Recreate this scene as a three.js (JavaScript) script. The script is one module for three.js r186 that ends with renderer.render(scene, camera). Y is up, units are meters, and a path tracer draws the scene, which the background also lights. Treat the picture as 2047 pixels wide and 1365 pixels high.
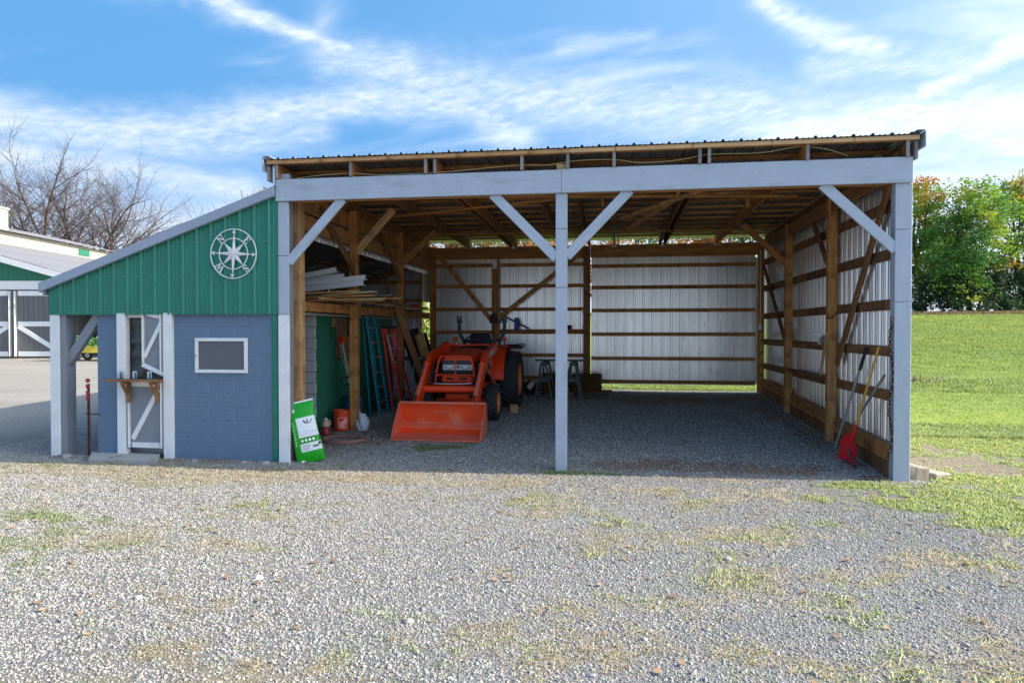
import * as THREE from 'three';
import { mergeGeometries } from 'three/addons/utils/BufferGeometryUtils.js';
import { FontLoader } from 'three/addons/loaders/FontLoader.js';
import { TextGeometry } from 'three/addons/geometries/TextGeometry.js';

// ---------- camera, sky, sun, exposure ----------
const scene = new THREE.Scene();
const camera = new THREE.PerspectiveCamera(53.13, 1024 / 682, 0.1, 900);
camera.position.set(0, 1.94, 9.35);
camera.rotation.order = 'YXZ';
camera.rotation.set(-0.01648, 0.14906, 0);
const renderer = new THREE.WebGLRenderer({ antialias: true });
renderer.toneMapping = THREE.LinearToneMapping;
renderer.toneMappingExposure = 2.4;
renderer.shadowMap.enabled = true;

function rngOf(seed) { let a = seed >>> 0; return () => { a = (a + 0x6D2B79F5) >>> 0; let t = Math.imul(a ^ (a >>> 15), 1 | a); t = (t + Math.imul(t ^ (t >>> 7), 61 | t)) ^ t; return ((t ^ (t >>> 14)) >>> 0) / 4294967296; }; }
const PERM = new Uint8Array(512); { const r = rngOf(77), p = [...Array(256).keys()]; for (let i = 255; i > 0; i--) { const j = Math.floor(r() * (i + 1)); [p[i], p[j]] = [p[j], p[i]]; } for (let i = 0; i < 512; i++) PERM[i] = p[i & 255]; }
function vnoise(x, y) { const xi = Math.floor(x), yi = Math.floor(y); let fx = x - xi, fy = y - yi; fx = fx * fx * (3 - 2 * fx); fy = fy * fy * (3 - 2 * fy); const X = xi & 255, Y = yi & 255; const a = PERM[PERM[X] + Y], b = PERM[PERM[X + 1] + Y], c = PERM[PERM[X] + Y + 1], d = PERM[PERM[X + 1] + Y + 1]; return ((a + (b - a) * fx) * (1 - fy) + (c + (d - c) * fx) * fy) / 255; }
function fbm(x, y, o = 4) { let s = 0, a = 0.5, t = 0; for (let i = 0; i < o; i++) { s += a * vnoise(x, y); t += a; a *= 0.5; x = x * 2.03 + 11.3; y = y * 2.03 + 5.7; } return s / t; }
const sstep = (a, b, x) => { const t = Math.min(1, Math.max(0, (x - a) / (b - a))); return t * t * (3 - 2 * t); };
const lerp = (a, b, t) => a + (b - a) * t;
const D2R = Math.PI / 180;

const SUN_EL = 27 * D2R, SUN_AZ = 3 * D2R, SUNV = new THREE.Vector3(Math.cos(SUN_EL) * Math.cos(SUN_AZ), Math.sin(SUN_EL), -Math.cos(SUN_EL) * Math.sin(SUN_AZ));
{ // sky: blue air and thin autumn cirrus
  const W = 4096, Hh = 2048, data = new Float32Array(W * Hh * 4);
  const strokes = [
    [[[-33.6, 24.1], [-28.6, 22.8], [-22.2, 21.7]], 0.75, 0.75], [[[-46.8, 14], [-41, 14], [-35.4, 14.5], [-28.7, 16.5], [-19.4, 18.5], [-13.7, 17.9]], 1.5, 0.6], [[[-39.5, 13.4], [-32.3, 14], [-24.2, 15.6]], 1.2, 0.45],
    [[[-23.4, 20.9], [-17.8, 20.5], [-13.7, 18.6], [-7.9, 15.9]], 1.8, 0.55], [[[-15.3, 19.3], [-3.3, 18.3], [8.7, 16.8], [17.7, 15]], 2.6, 0.5], [[[11.3, 24.9], [13.5, 22.5], [16.3, 20.8], [19.6, 19.6]], 0.9, 0.6],
    [[[15.6, 18.7], [20.9, 18.6], [25.4, 18]], 1.6, 0.35], [[[22.5, 16.3], [25.5, 17.6], [29, 18.8], [36, 21]], 0.9, 0.6], [[[12.8, 14.6], [21, 14.6], [29, 14.2], [40, 13.8]], 2.4, 0.75], [[[-4.5, 22.3], [-1.2, 22.6], [2.8, 22.8]], 0.6, 0.22], [[[-45.3, 11.6], [-38, 11.8], [-30.2, 10.9]], 1.3, 0.5]];
  const segs = []; for (const [pts, w, s] of strokes) for (let i = 0; i + 1 < pts.length; i++) segs.push([...pts[i], ...pts[i + 1], w, s, i === 0, i + 2 === pts.length]);
  for (let j = 0; j < Hh; j++) {
    const el = ((j + 0.5) / Hh - 0.5) * 180, sy = Math.sin(el * D2R), cy = Math.cos(el * D2R);
    const e = Math.max(0, el);
    for (let i = 0; i < W; i++) {
      const k = (j * W + i) * 4;
      const th = ((i + 0.5) / W - 0.5) * 2 * Math.PI, dx = Math.cos(th) * cy, dz = Math.sin(th) * cy;
      const t1 = sstep(0, 16, e), t2 = sstep(14, 60, e);
      let r = lerp(lerp(0.34, 0.062, t1), 0.035, t2), g = lerp(lerp(0.40, 0.185, t1), 0.135, t2), b = lerp(lerp(0.50, 0.37, t1), 0.33, t2);
      if (el > -1) {
        const den = sy + 0.16, px = dx / den, pz = dz / den;
        const wx = fbm(px * 0.9 + 40, pz * 0.9 + 9, 3) * 1.6;
        const a1 = fbm(px * 0.55 + pz * 0.25 + wx, pz * 2.3 - px * 0.5 + wx * 1.3 + 3, 5);
        const a2 = fbm(px * 3 + pz * 1.2 + 17 + wx, pz * 9 - px * 2 + wx * 2, 5);
        let cover = sstep(0.46, 0.78, a1 * 0.72 + a2 * 0.28 + 0.06 * (1 - sstep(8, 26, e)) + 0.08 * sstep(24, 45, e) - 0.02);
        cover = cover * 0.66 * (0.35 + 1.2 * a2);
        let az = Math.atan2(dx, -dz) / D2R, extra = 0;
        if (el > 6 && el < 30 && az > -60 && az < 45) {
          const wob = (fbm(az * 0.22 + 5, el * 0.5, 4) - 0.5) * 2.6, wob2 = (fbm(az * 0.9 + 15, el * 1.7, 4) - 0.5) * 1.1, fine = 0.35 + 0.9 * fbm(az * 1.1 + el * 1.4 + wob, el * 7.5 - az * 1.6 + wob2 * 3 + 7, 5);
          for (const [x0, y0, x1, y1, w, s] of segs) {
            const ax = az, ay = el + wob * 0.5 + wob2 * 0.55; const lx = x1 - x0, ly = y1 - y0; let t = ((ax - x0) * lx + (ay - y0) * ly) / (lx * lx + ly * ly);
            t = Math.min(1, Math.max(0, t)); const d = Math.hypot(ax - x0 - lx * t, (ay - y0 - ly * t) * 1.15);
            const v = s * Math.exp(-(d * d) / (w * w)) * (0.1 + 1.05 * fine * (0.5 + 0.9 * fbm(az * 0.8 + el * 0.5, el * 2.4 - az * 0.45 + 31, 4)));
            extra = Math.max(extra, v);
          }
        }
        const low = 0.34 * (1 - sstep(3, 15, e)) * (0.6 + 0.8 * a1);
        const c = Math.min(0.97, 1 - (1 - cover) * (1 - extra) * (1 - low));
        r = lerp(r, 0.44, c); g = lerp(g, 0.475, c); b = lerp(b, 0.52, c);
      }
      const cs = dx * SUNV.x + sy * SUNV.y + dz * SUNV.z, ang = Math.acos(Math.min(1, Math.max(-1, cs))) / D2R, glow = 1.5 * Math.exp(-(ang * ang) / 500) + 0.5 * Math.exp(-(ang * ang) / 2400);
      r += glow; g += glow * 0.97; b += glow * 0.9;
      if (el < 0) { const t = sstep(0, -8, el); r = lerp(r, 0.2, t); g = lerp(g, 0.22, t); b = lerp(b, 0.2, t); }
      data[k] = r; data[k + 1] = g; data[k + 2] = b; data[k + 3] = 1;
    }
  }
  const tex = new THREE.DataTexture(data, W, Hh, THREE.RGBAFormat, THREE.FloatType);
  tex.mapping = THREE.EquirectangularReflectionMapping; tex.magFilter = THREE.LinearFilter; tex.minFilter = THREE.LinearFilter; tex.wrapS = THREE.RepeatWrapping; tex.needsUpdate = true;
  scene.background = tex; scene.environment = tex;
}
const sun = new THREE.DirectionalLight(new THREE.Color().setRGB(1, 0.91, 0.77), 3.45);
sun.position.copy(SUNV).multiplyScalar(60);
sun.castShadow = true; sun.shadow.mapSize.set(4096, 4096);
Object.assign(sun.shadow.camera, { left: -45, right: 45, top: 45, bottom: -45, near: 1, far: 160 });
scene.add(sun); scene.add(sun.target);

// ---------- helpers ----------
const V = (x, y, z) => new THREE.Vector3(x, y, z);
const taken = {};
const numbered = n => { const k = taken[n] = (taken[n] ?? -1) + 1; return k ? n + '_' + String(k).padStart(3, '0') : n; };
function tag(o, label, category, group) { o.userData.label = label; o.userData.category = category; if (group) o.userData.group = group; return o; }
function thing(name, label, category, group, pos) { const o = new THREE.Group(); o.name = numbered(name); tag(o, label, category, group); if (pos) o.position.copy(pos); scene.add(o); return o; }
function mesh(name, geo, mat, parent) { const o = new THREE.Mesh(geo, mat); o.name = parent && parent !== scene ? name : numbered(name); o.castShadow = o.receiveShadow = true; (parent || scene).add(o); return o; }
function single(name, geo, mat, label, category, group) { return tag(mesh(name, geo, mat, scene), label, category, group); }
function struct(name, geo, mat) { const o = mesh(name, geo, mat, scene); o.userData.kind = 'structure'; return o; }
// box with chamfered edges, uv in metres with u along the longest side
function cbox(w, h, d, c = 0.004, ou = 0, ov = 0) {
  c = Math.min(c, w * 0.3, h * 0.3, d * 0.3);
  const X = w / 2, Y = h / 2, Z = d / 2, pos = [];
  const P = (sx, sy, sz, a) => [sx * (X - (a === 0 ? 0 : c)), sy * (Y - (a === 1 ? 0 : c)), sz * (Z - (a === 2 ? 0 : c))];
  const tri = (a, b, e) => { const n = [(a[0] + b[0] + e[0]), (a[1] + b[1] + e[1]), (a[2] + b[2] + e[2])]; const u = [b[0] - a[0], b[1] - a[1], b[2] - a[2]], v = [e[0] - a[0], e[1] - a[1], e[2] - a[2]]; const cr = [u[1] * v[2] - u[2] * v[1], u[2] * v[0] - u[0] * v[2], u[0] * v[1] - u[1] * v[0]]; const s = cr[0] * n[0] / X / X + cr[1] * n[1] / Y / Y + cr[2] * n[2] / Z / Z; if (s >= 0) pos.push(...a, ...b, ...e); else pos.push(...a, ...e, ...b); };
  const quad = (a, b, e, f) => { tri(a, b, e); tri(a, e, f); };
  for (let ax = 0; ax < 3; ax++) for (const s of [-1, 1]) { const q = []; for (const [p, r] of [[-1, -1], [1, -1], [1, 1], [-1, 1]]) { const v = [0, 0, 0]; v[ax] = s; v[(ax + 1) % 3] = p; v[(ax + 2) % 3] = r; q.push(P(...v, ax)); } quad(...q); }
  for (let ax = 0; ax < 3; ax++) for (const p of [-1, 1]) for (const r of [-1, 1]) { const b1 = (ax + 1) % 3, b2 = (ax + 2) % 3; const v0 = [0, 0, 0], v1 = [0, 0, 0]; v0[ax] = -1; v1[ax] = 1; v0[b1] = v1[b1] = p; v0[b2] = v1[b2] = r; quad(P(...v0, b1), P(...v1, b1), P(...v1, b2), P(...v0, b2)); }
  for (const sx of [-1, 1]) for (const sy of [-1, 1]) for (const sz of [-1, 1]) tri(P(sx, sy, sz, 0), P(sx, sy, sz, 1), P(sx, sy, sz, 2));
  const g = new THREE.BufferGeometry(); g.setAttribute('position', new THREE.Float32BufferAttribute(pos, 3)); g.computeVertexNormals(); uvBox(g, ou, ov); return g;
}
function uvBox(g, ou = 0, ov = 0) {
  g.computeBoundingBox(); const s = g.boundingBox.getSize(V(0, 0, 0)), dims = [s.x, s.y, s.z]; const L = dims.indexOf(Math.max(...dims));
  const p = g.attributes.position.array, n = g.attributes.normal.array, uv = [];
  for (let i = 0; i < p.length; i += 3) { const an = [Math.abs(n[i]), Math.abs(n[i + 1]), Math.abs(n[i + 2])]; let m = an.indexOf(Math.max(...an)); const o = [0, 1, 2].filter(k => k !== m); const a = o.includes(L) ? L : o[0], b = o.find(k => k !== a); uv.push(p[i + a] + ou, p[i + b] + ov); }
  g.setAttribute('uv', new THREE.Float32BufferAttribute(uv, 2)); return g;
}
const rr = rngOf(4242);
// beam from a to b: w across (horizontal), h the other way
function beamGeo(a, b, w, h, roll = 0, c = 0.005) {
  const L = a.distanceTo(b), g = cbox(L, h, w, c, rr() * 9, rr() * 9);
  const x = b.clone().sub(a).normalize(); let up = Math.abs(x.y) > 0.95 ? V(0, 0, 1) : V(0, 1, 0);
  const z = x.clone().cross(up).normalize(), y = z.clone().cross(x).normalize();
  const m = new THREE.Matrix4().makeBasis(x, y, z); if (roll) m.multiply(new THREE.Matrix4().makeRotationX(roll)); m.setPosition(a.clone().add(b).multiplyScalar(0.5)); g.applyMatrix4(m); return g;
}
const at = (g, x, y, z, rx = 0, ry = 0, rz = 0) => { if (rx || ry || rz) g.applyMatrix4(new THREE.Matrix4().makeRotationFromEuler(new THREE.Euler(rx, ry, rz))); return g.translate(x, y, z); };
const boxAt = (x0, x1, y0, y1, z0, z1, c = 0.004) => cbox(Math.abs(x1 - x0), Math.abs(y1 - y0), Math.abs(z1 - z0), c, rr() * 9, rr() * 9).translate((x0 + x1) / 2, (y0 + y1) / 2, (z0 + z1) / 2);
const tubeGeo = (pts, r, seg = 24, rad = 8, closed = false) => new THREE.TubeGeometry(new THREE.CatmullRomCurve3(pts.map(p => Array.isArray(p) ? V(...p) : p), closed, 'centripetal'), seg, r, rad, closed);
const cylGeo = (a, b, r0, r1 = r0, n = 16) => { const L = a.distanceTo(b), g = new THREE.CylinderGeometry(r1, r0, L, n); const q = new THREE.Quaternion().setFromUnitVectors(V(0, 1, 0), b.clone().sub(a).normalize()); g.applyQuaternion(q); g.translate((a.x + b.x) / 2, (a.y + b.y) / 2, (a.z + b.z) / 2); return g; };
const merge = gs => mergeGeometries(gs.map(g => { const q = g.index ? g.toNonIndexed() : g; for (const k of Object.keys(q.attributes)) if (!['position', 'normal', 'uv'].includes(k)) q.deleteAttribute(k); if (!q.attributes.uv) uvBox(q); return q; }), false);
const lathe = (pts, n = 24) => new THREE.LatheGeometry(pts.map(p => new THREE.Vector2(...p)), n);
// polygon in the xy plane (points ccw) with thickness t behind it (towards -z)
function plate(pts, t, bevel = 0) { const s = new THREE.Shape(pts.map(p => new THREE.Vector2(...p))); const g = new THREE.ExtrudeGeometry(s, { depth: t, bevelEnabled: bevel > 0, bevelSize: bevel, bevelThickness: bevel, bevelSegments: 1, curveSegments: 8 }); g.translate(0, 0, -t); return g; }
// ribbed sheet metal: profile list of [u, offset] repeated; from x0 to x1, bottom and top heights as functions of x; in the xy plane facing +z
function ribbed(x0, x1, yb, yt, prof, pitch, phase = 0, rows = 1) {
  const xs = []; const k0 = Math.floor((x0 - phase) / pitch) - 1, k1 = Math.ceil((x1 - phase) / pitch) + 1;
  for (let k = k0; k <= k1; k++) for (const [u, o] of prof) xs.push([phase + k * pitch + u, o]);
  const off = x => { for (let i = 0; i + 1 < xs.length; i++) if (x >= xs[i][0] && x <= xs[i + 1][0]) { const d = xs[i + 1][0] - xs[i][0]; return d < 1e-9 ? xs[i][1] : lerp(xs[i][1], xs[i + 1][1], (x - xs[i][0]) / d); } return 0; };
  const list = [[x0, off(x0)], ...xs.filter(p => p[0] > x0 + 1e-4 && p[0] < x1 - 1e-4), [x1, off(x1)]];
  const pos = [], uv = [];
  for (let i = 0; i + 1 < list.length; i++) { const [a, oa] = list[i], [b, ob] = list[i + 1]; for (let r = 0; r < rows; r++) { const f0 = r / rows, f1 = (r + 1) / rows; const A = [a, lerp(yb(a), yt(a), f0), oa], B = [b, lerp(yb(b), yt(b), f0), ob], Cc = [b, lerp(yb(b), yt(b), f1), ob], Dd = [a, lerp(yb(a), yt(a), f1), oa]; for (const q of [A, B, Cc, A, Cc, Dd]) { pos.push(...q); uv.push(q[0], q[1]); } } }
  const g = new THREE.BufferGeometry(); g.setAttribute('position', new THREE.Float32BufferAttribute(pos, 3)); g.setAttribute('uv', new THREE.Float32BufferAttribute(uv, 2)); g.computeVertexNormals(); return g;
}
const PBR = [[0, 0], [0.008, 0.026], [0.034, 0.026], [0.042, 0], [0.088, 0], [0.092, 0.008], [0.106, 0.008], [0.112, 0], [0.152, 0], [0.156, 0.008], [0.170, 0.008], [0.176, 0], [0.2285, 0]];
const GRV = []; for (const a of [0, 0.055, 0.11]) GRV.push([a, 0], [a + 0.003, -0.032], [a + 0.025, -0.032], [a + 0.028, 0]); GRV.push([0.18, 0], [0.184, -0.006], [0.196, -0.006], [0.2, 0], [0.3048, 0]);
const MET = [[0, 0], [0.02, 0.022], [0.05, 0.022], [0.07, 0], [0.1, 0], [0.107, 0.007], [0.115, 0.007], [0.122, 0], [0.16, 0], [0.167, 0.007], [0.175, 0.007], [0.182, 0], [0.2285, 0]], GRN = [[0, 0], [0.02, 0.022], [0.034, 0.022], [0.054, 0], [0.096, 0], [0.101, 0.006], [0.108, 0.006], [0.113, 0], [0.158, 0], [0.163, 0.006], [0.170, 0.006], [0.175, 0], [0.2285, 0]];
const CORR = []; for (let i = 0; i < 8; i++) CORR.push([i / 8 * 0.076, 0.009 * Math.cos(i / 8 * 2 * Math.PI)]);

// ---------- textures ----------
function dataTex(w, h, f, srgb) { const d = new Uint8Array(w * h * 4); for (let y = 0; y < h; y++) for (let x = 0; x < w; x++) { const c = f(x / w, y / h, x, y), k = (y * w + x) * 4; if (typeof c === 'number') d[k] = d[k + 1] = d[k + 2] = Math.max(0, Math.min(255, c * 255)); else for (let i = 0; i < 3; i++) d[k + i] = Math.max(0, Math.min(255, c[i] * 255)); d[k + 3] = 255; } const t = new THREE.DataTexture(d, w, h); t.wrapS = t.wrapT = THREE.RepeatWrapping; t.magFilter = THREE.LinearFilter; t.minFilter = THREE.LinearMipmapLinearFilter; t.generateMipmaps = true; if (srgb) t.colorSpace = THREE.SRGBColorSpace; t.needsUpdate = true; return t; }
const rep = (t, x, y) => { const c = t.clone(); c.repeat.set(x, y); c.needsUpdate = true; return c; };
// tileable noise
function tn(x, y, px, py, o = 4) { const f = (a, b) => fbm(a, b, o); const u = x, v = y; return lerp(lerp(f(u * px, v * py), f((u - 1) * px, v * py), u), lerp(f(u * px, (v - 1) * py), f((u - 1) * px, (v - 1) * py), u), v); }
const T = {};
T.wood = dataTex(512, 256, (u, v) => { const w = tn(u, v, 3, 4, 3); const g = tn(u, v + w * 0.02, 4, 90, 3), s = tn(u, v, 2, 14, 3), kx = (u * 3) % 1, ky = (v * 2.3 + Math.floor(u * 3) * 0.37) % 1; const kd = Math.hypot((kx - 0.5) * 0.34, (ky - 0.5) * 0.11); const kn = 1 - 0.6 * Math.exp(-kd * kd * 9000); const st = sstep(0.5, 0.7, tn(u, v, 5, 3, 4)); const b = (0.74 + 0.62 * (g - 0.5) + 0.75 * (s - 0.5)) * kn * (1 - 0.28 * st); return [b * 1.05, b * (1 - 0.06 * st), b * (0.94 - 0.08 * st)]; });
T.woodRough = dataTex(256, 128, (u, v) => 0.4 + 0.5 * tn(u, v, 4, 60, 3));
T.paint = dataTex(512, 512, (u, v) => { const a = tn(u, v, 5, 5, 4), b = tn(u, v, 60, 60, 2), gr = tn(u, v, 5, 80, 3), st = sstep(0.56, 0.72, tn(u, v, 4, 9, 5)), ch = sstep(0.73, 0.78, tn(u, v, 26, 40, 3)); const c = 0.95 + 0.2 * (a - 0.5) + 0.1 * (b - 0.5) + 0.18 * (gr - 0.5) - 0.11 * st - 0.24 * ch; return [c, c - 0.015 * st - 0.03 * ch, c - 0.035 * st - 0.06 * ch]; });
T.grain = dataTex(256, 256, (u, v) => 0.5 + 0.9 * (tn(u, v, 70, 70, 2) - 0.5));
T.metal = dataTex(512, 512, (u, v) => { const a = tn(u, v, 70, 3, 3), b = tn(u, v, 5, 5, 4), d = sstep(0.62, 0.74, tn(u, v, 38, 12, 4)), c = 0.92 + 0.16 * (a - 0.5) + 0.26 * (b - 0.5) - 0.12 * d; return [c, c, c]; });
T.streak = dataTex(512, 512, (u, v) => { const a = tn(u, v, 90, 3, 4), b = tn(u, v, 8, 3, 4), d = sstep(0.6, 0.75, tn(u, v, 44, 16, 4)), c = 0.9 + 0.42 * (a - 0.5) + 0.4 * (b - 0.5) - 0.2 * d; return [c, c * (1 - 0.05 * d), c * (1 - 0.12 * d)]; });
T.worn = dataTex(512, 512, (u, v) => { const a = tn(u, v, 4, 26, 5), b = tn(u, v, 60, 60, 3), c = tn(u, v, 5, 6, 5), sc = sstep(0.6, 0.72, a), rs = sstep(0.66, 0.74, b) * sstep(0.4, 0.6, c), pale = sstep(0.5, 0.66, c); let r = lerp(0.95, 0.9, pale), g = lerp(0.09, 0.2, pale), bl = lerp(0.012, 0.085, pale); r = lerp(r, 0.45, sc * 0.7); g = lerp(g, 0.3, sc * 0.6); bl = lerp(bl, 0.24, sc * 0.6); r = lerp(r, 0.13, rs); g = lerp(g, 0.05, rs); bl = lerp(bl, 0.03, rs); return [r, g, bl]; });
T.stain = dataTex(512, 512, (u, v) => { const a = sstep(0.5, 0.72, tn(u, v, 7, 5, 5)), b = tn(u, v, 40, 40, 2); return [1 - 0.3 * a * b, 1 - 0.38 * a * b, 1 - 0.46 * a * b]; }, true);
T.speckle = dataTex(1024, 1024, (() => { const N = 150, r = rngOf(9), px = [], py = [], pc = []; for (let i = 0; i < N * N; i++) { px.push(r()); py.push(r()); pc.push(0.42 + 0.58 * r()); } return (u, v) => { const X = u * N, Y = v * N, ix = Math.floor(X), iy = Math.floor(Y); let d1 = 9, d2 = 9, cc = 1; for (let a = -1; a <= 1; a++) for (let b = -1; b <= 1; b++) { const jx = (ix + a + N) % N, jy = (iy + b + N) % N, k = jy * N + jx; const d = Math.hypot(ix + a + px[k] - X, iy + b + py[k] - Y); if (d < d1) { d2 = d1; d1 = d; cc = pc[k]; } else if (d < d2) d2 = d; } const e = 0.45 + 0.55 * sstep(0.02, 0.22, d2 - d1); const c = cc * e; return [c, c, c]; }; })());
T.turf = (() => { const c = document.createElement('canvas'); c.width = c.height = 1024; const x = c.getContext('2d'), r = rngOf(404); x.fillStyle = '#7d9440'; x.fillRect(0, 0, 1024, 1024); for (let i = 0; i < 42000; i++) { const px = r() * 1024, py = r() * 1024, a = r() * 6.28, L = 5 + 9 * r(), k = r(); const R = k < 0.1 ? 196 : 96 + 90 * r(), G2 = k < 0.1 ? 178 : 140 + 80 * r(), Bb = k < 0.1 ? 84 : 20 + 30 * r(), d = k > 0.86 ? 0.55 : 1; x.strokeStyle = 'rgb(' + [R * d, G2 * d, Bb * d].map(v => Math.floor(v)).join(',') + ')'; x.lineWidth = 1 + r() * 1.4; for (const ox of [0, px > 1000 ? -1024 : 0]) { x.beginPath(); x.moveTo(px + ox, py); x.lineTo(px + ox + Math.cos(a) * L, py + Math.sin(a) * L); x.stroke(); } } const t = new THREE.CanvasTexture(c); t.colorSpace = THREE.SRGBColorSpace; t.wrapS = t.wrapT = THREE.RepeatWrapping; return t; })();
T.rust = dataTex(256, 256, (u, v) => { const a = tn(u, v, 8, 8, 5), b = tn(u, v, 40, 40, 3), c = 0.6 + 0.5 * (a - 0.5) + 0.5 * (b - 0.5); return [c, c * 0.9, c * 0.8]; }, true);
T.scuff = dataTex(512, 512, (u, v) => { const a = tn(u, v, 6, 22, 5), b = tn(u, v, 50, 50, 3), s = sstep(0.52, 0.68, a) * 0.55 + sstep(0.62, 0.78, b) * 0.3; return [lerp(1, 0.78, s), lerp(0.98, 0.86, s), lerp(0.95, 1.0, s)]; }, true);

// ---------- materials ----------
function M(r, g, b, rough = 0.8, o = {}) { return new THREE.MeshStandardMaterial({ color: new THREE.Color().setRGB(r, g, b), roughness: rough, side: THREE.DoubleSide, ...o }); }
const wood = (r, g, b) => M(r, g, b, 0.85, { map: T.wood, bumpMap: T.woodRough, bumpScale: 0.0015 });
const W1 = [wood(0.66, 0.33, 0.11), wood(0.57, 0.27, 0.09), wood(0.72, 0.385, 0.15)]; // interior lumber
const W2 = [wood(0.36, 0.185, 0.085), wood(0.27, 0.145, 0.07), wood(0.43, 0.22, 0.095)]; // older, browner
const WN = [wood(0.74, 0.45, 0.22), wood(0.78, 0.53, 0.29)]; // new tan
const WG = [wood(0.38, 0.39, 0.40), wood(0.30, 0.31, 0.33)]; // weathered grey
let wi = 0; const pick = a => a[(wi = (wi * 7 + 3) % 101) % a.length];
const mt = {
  grey: M(0.45, 0.515, 0.61, 0.55, { map: rep(T.paint, 0.7, 0.7), bumpMap: T.grain, bumpScale: 0.0006 }),
  grey2: M(0.25, 0.275, 0.31, 0.6, { map: rep(T.paint, 0.7, 0.7) }),
  white: M(0.87, 0.87, 0.87, 0.6, { map: rep(T.paint, 1.1, 1.1), bumpMap: T.grain, bumpScale: 0.0006 }),
  block: M(0.15, 0.23, 0.33, 0.8, { map: rep(T.paint, 0.9, 0.9), bumpMap: rep(T.grain, 2, 2), bumpScale: 0.003 }),
  greenBlock: M(0.03, 0.23, 0.14, 0.7, { map: rep(T.paint, 0.9, 0.9), bumpMap: rep(T.grain, 2, 2), bumpScale: 0.003 }),
  rawBlock: M(0.6, 0.61, 0.63, 0.9, { map: rep(T.paint, 0.9, 0.9), bumpMap: rep(T.grain, 2, 2), bumpScale: 0.003 }),
  green: new THREE.MeshPhysicalMaterial({ color: new THREE.Color().setRGB(0.002, 0.215, 0.145), roughness: 0.42, clearcoat: 0.12, clearcoatRoughness: 0.25, side: THREE.DoubleSide, map: rep(T.metal, 0.8, 0.8) }),
  trim: M(0.36, 0.42, 0.52, 0.4, { map: rep(T.metal, 0.5, 0.5) }),
  galv: M(0.9, 0.91, 0.93, 0.3, { metalness: 0.75, map: rep(T.streak, 0.37, 0.21) }),
  galvWhite: M(0.93, 0.94, 0.95, 0.3, { metalness: 0.8, map: rep(T.streak, 0.37, 0.21) }),
  roofMetal: M(0.26, 0.27, 0.29, 0.45, { metalness: 0.4, map: rep(T.metal, 0.6, 0.6) }),
  concrete: M(0.42, 0.40, 0.37, 0.9, { map: rep(T.stain, 0.8, 0.8), bumpMap: rep(T.grain, 1.2, 1.2), bumpScale: 0.003 }),
  black: M(0.02, 0.02, 0.022, 0.6), rubber: M(0.04, 0.042, 0.046, 0.78, { bumpMap: T.grain, bumpScale: 0.001 }),
  orange: M(0.95, 0.075, 0.012, 0.35, { map: rep(T.scuff, 0.6, 0.6) }), orangeFaded: M(0.85, 0.20, 0.12, 0.5, { map: rep(T.scuff, 0.8, 0.8) }),
  orangeWorn: M(1, 1, 1, 0.5, { map: rep(T.worn, 0.9, 0.9) }), rim: M(0.9, 0.24, 0.09, 0.5, { map: rep(T.scuff, 0.6, 0.6) }),
  steel: M(0.5, 0.51, 0.53, 0.35, { metalness: 0.8 }), chrome: M(0.75, 0.76, 0.78, 0.15, { metalness: 1 }), darkMetal: M(0.06, 0.065, 0.075, 0.5, { metalness: 0.3 }),
  rops: M(0.045, 0.085, 0.10, 0.5), seat: M(0.018, 0.022, 0.035, 0.55), rust: M(0.22, 0.10, 0.055, 0.85, { map: rep(T.rust, 3, 3) }), redPlastic: M(0.62, 0.02, 0.03, 0.4),
};
const FONT = { serif: await new FontLoader().loadAsync('fonts/droid/droid_serif_bold.typeface.json'), sans: await new FontLoader().loadAsync('fonts/droid/droid_sans_bold.typeface.json') };
function canvasTex(w, h, draw) { const c = document.createElement('canvas'); c.width = w; c.height = h; draw(c.getContext('2d'), w, h); const t = new THREE.CanvasTexture(c); t.colorSpace = THREE.SRGBColorSpace; return t; }
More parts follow.
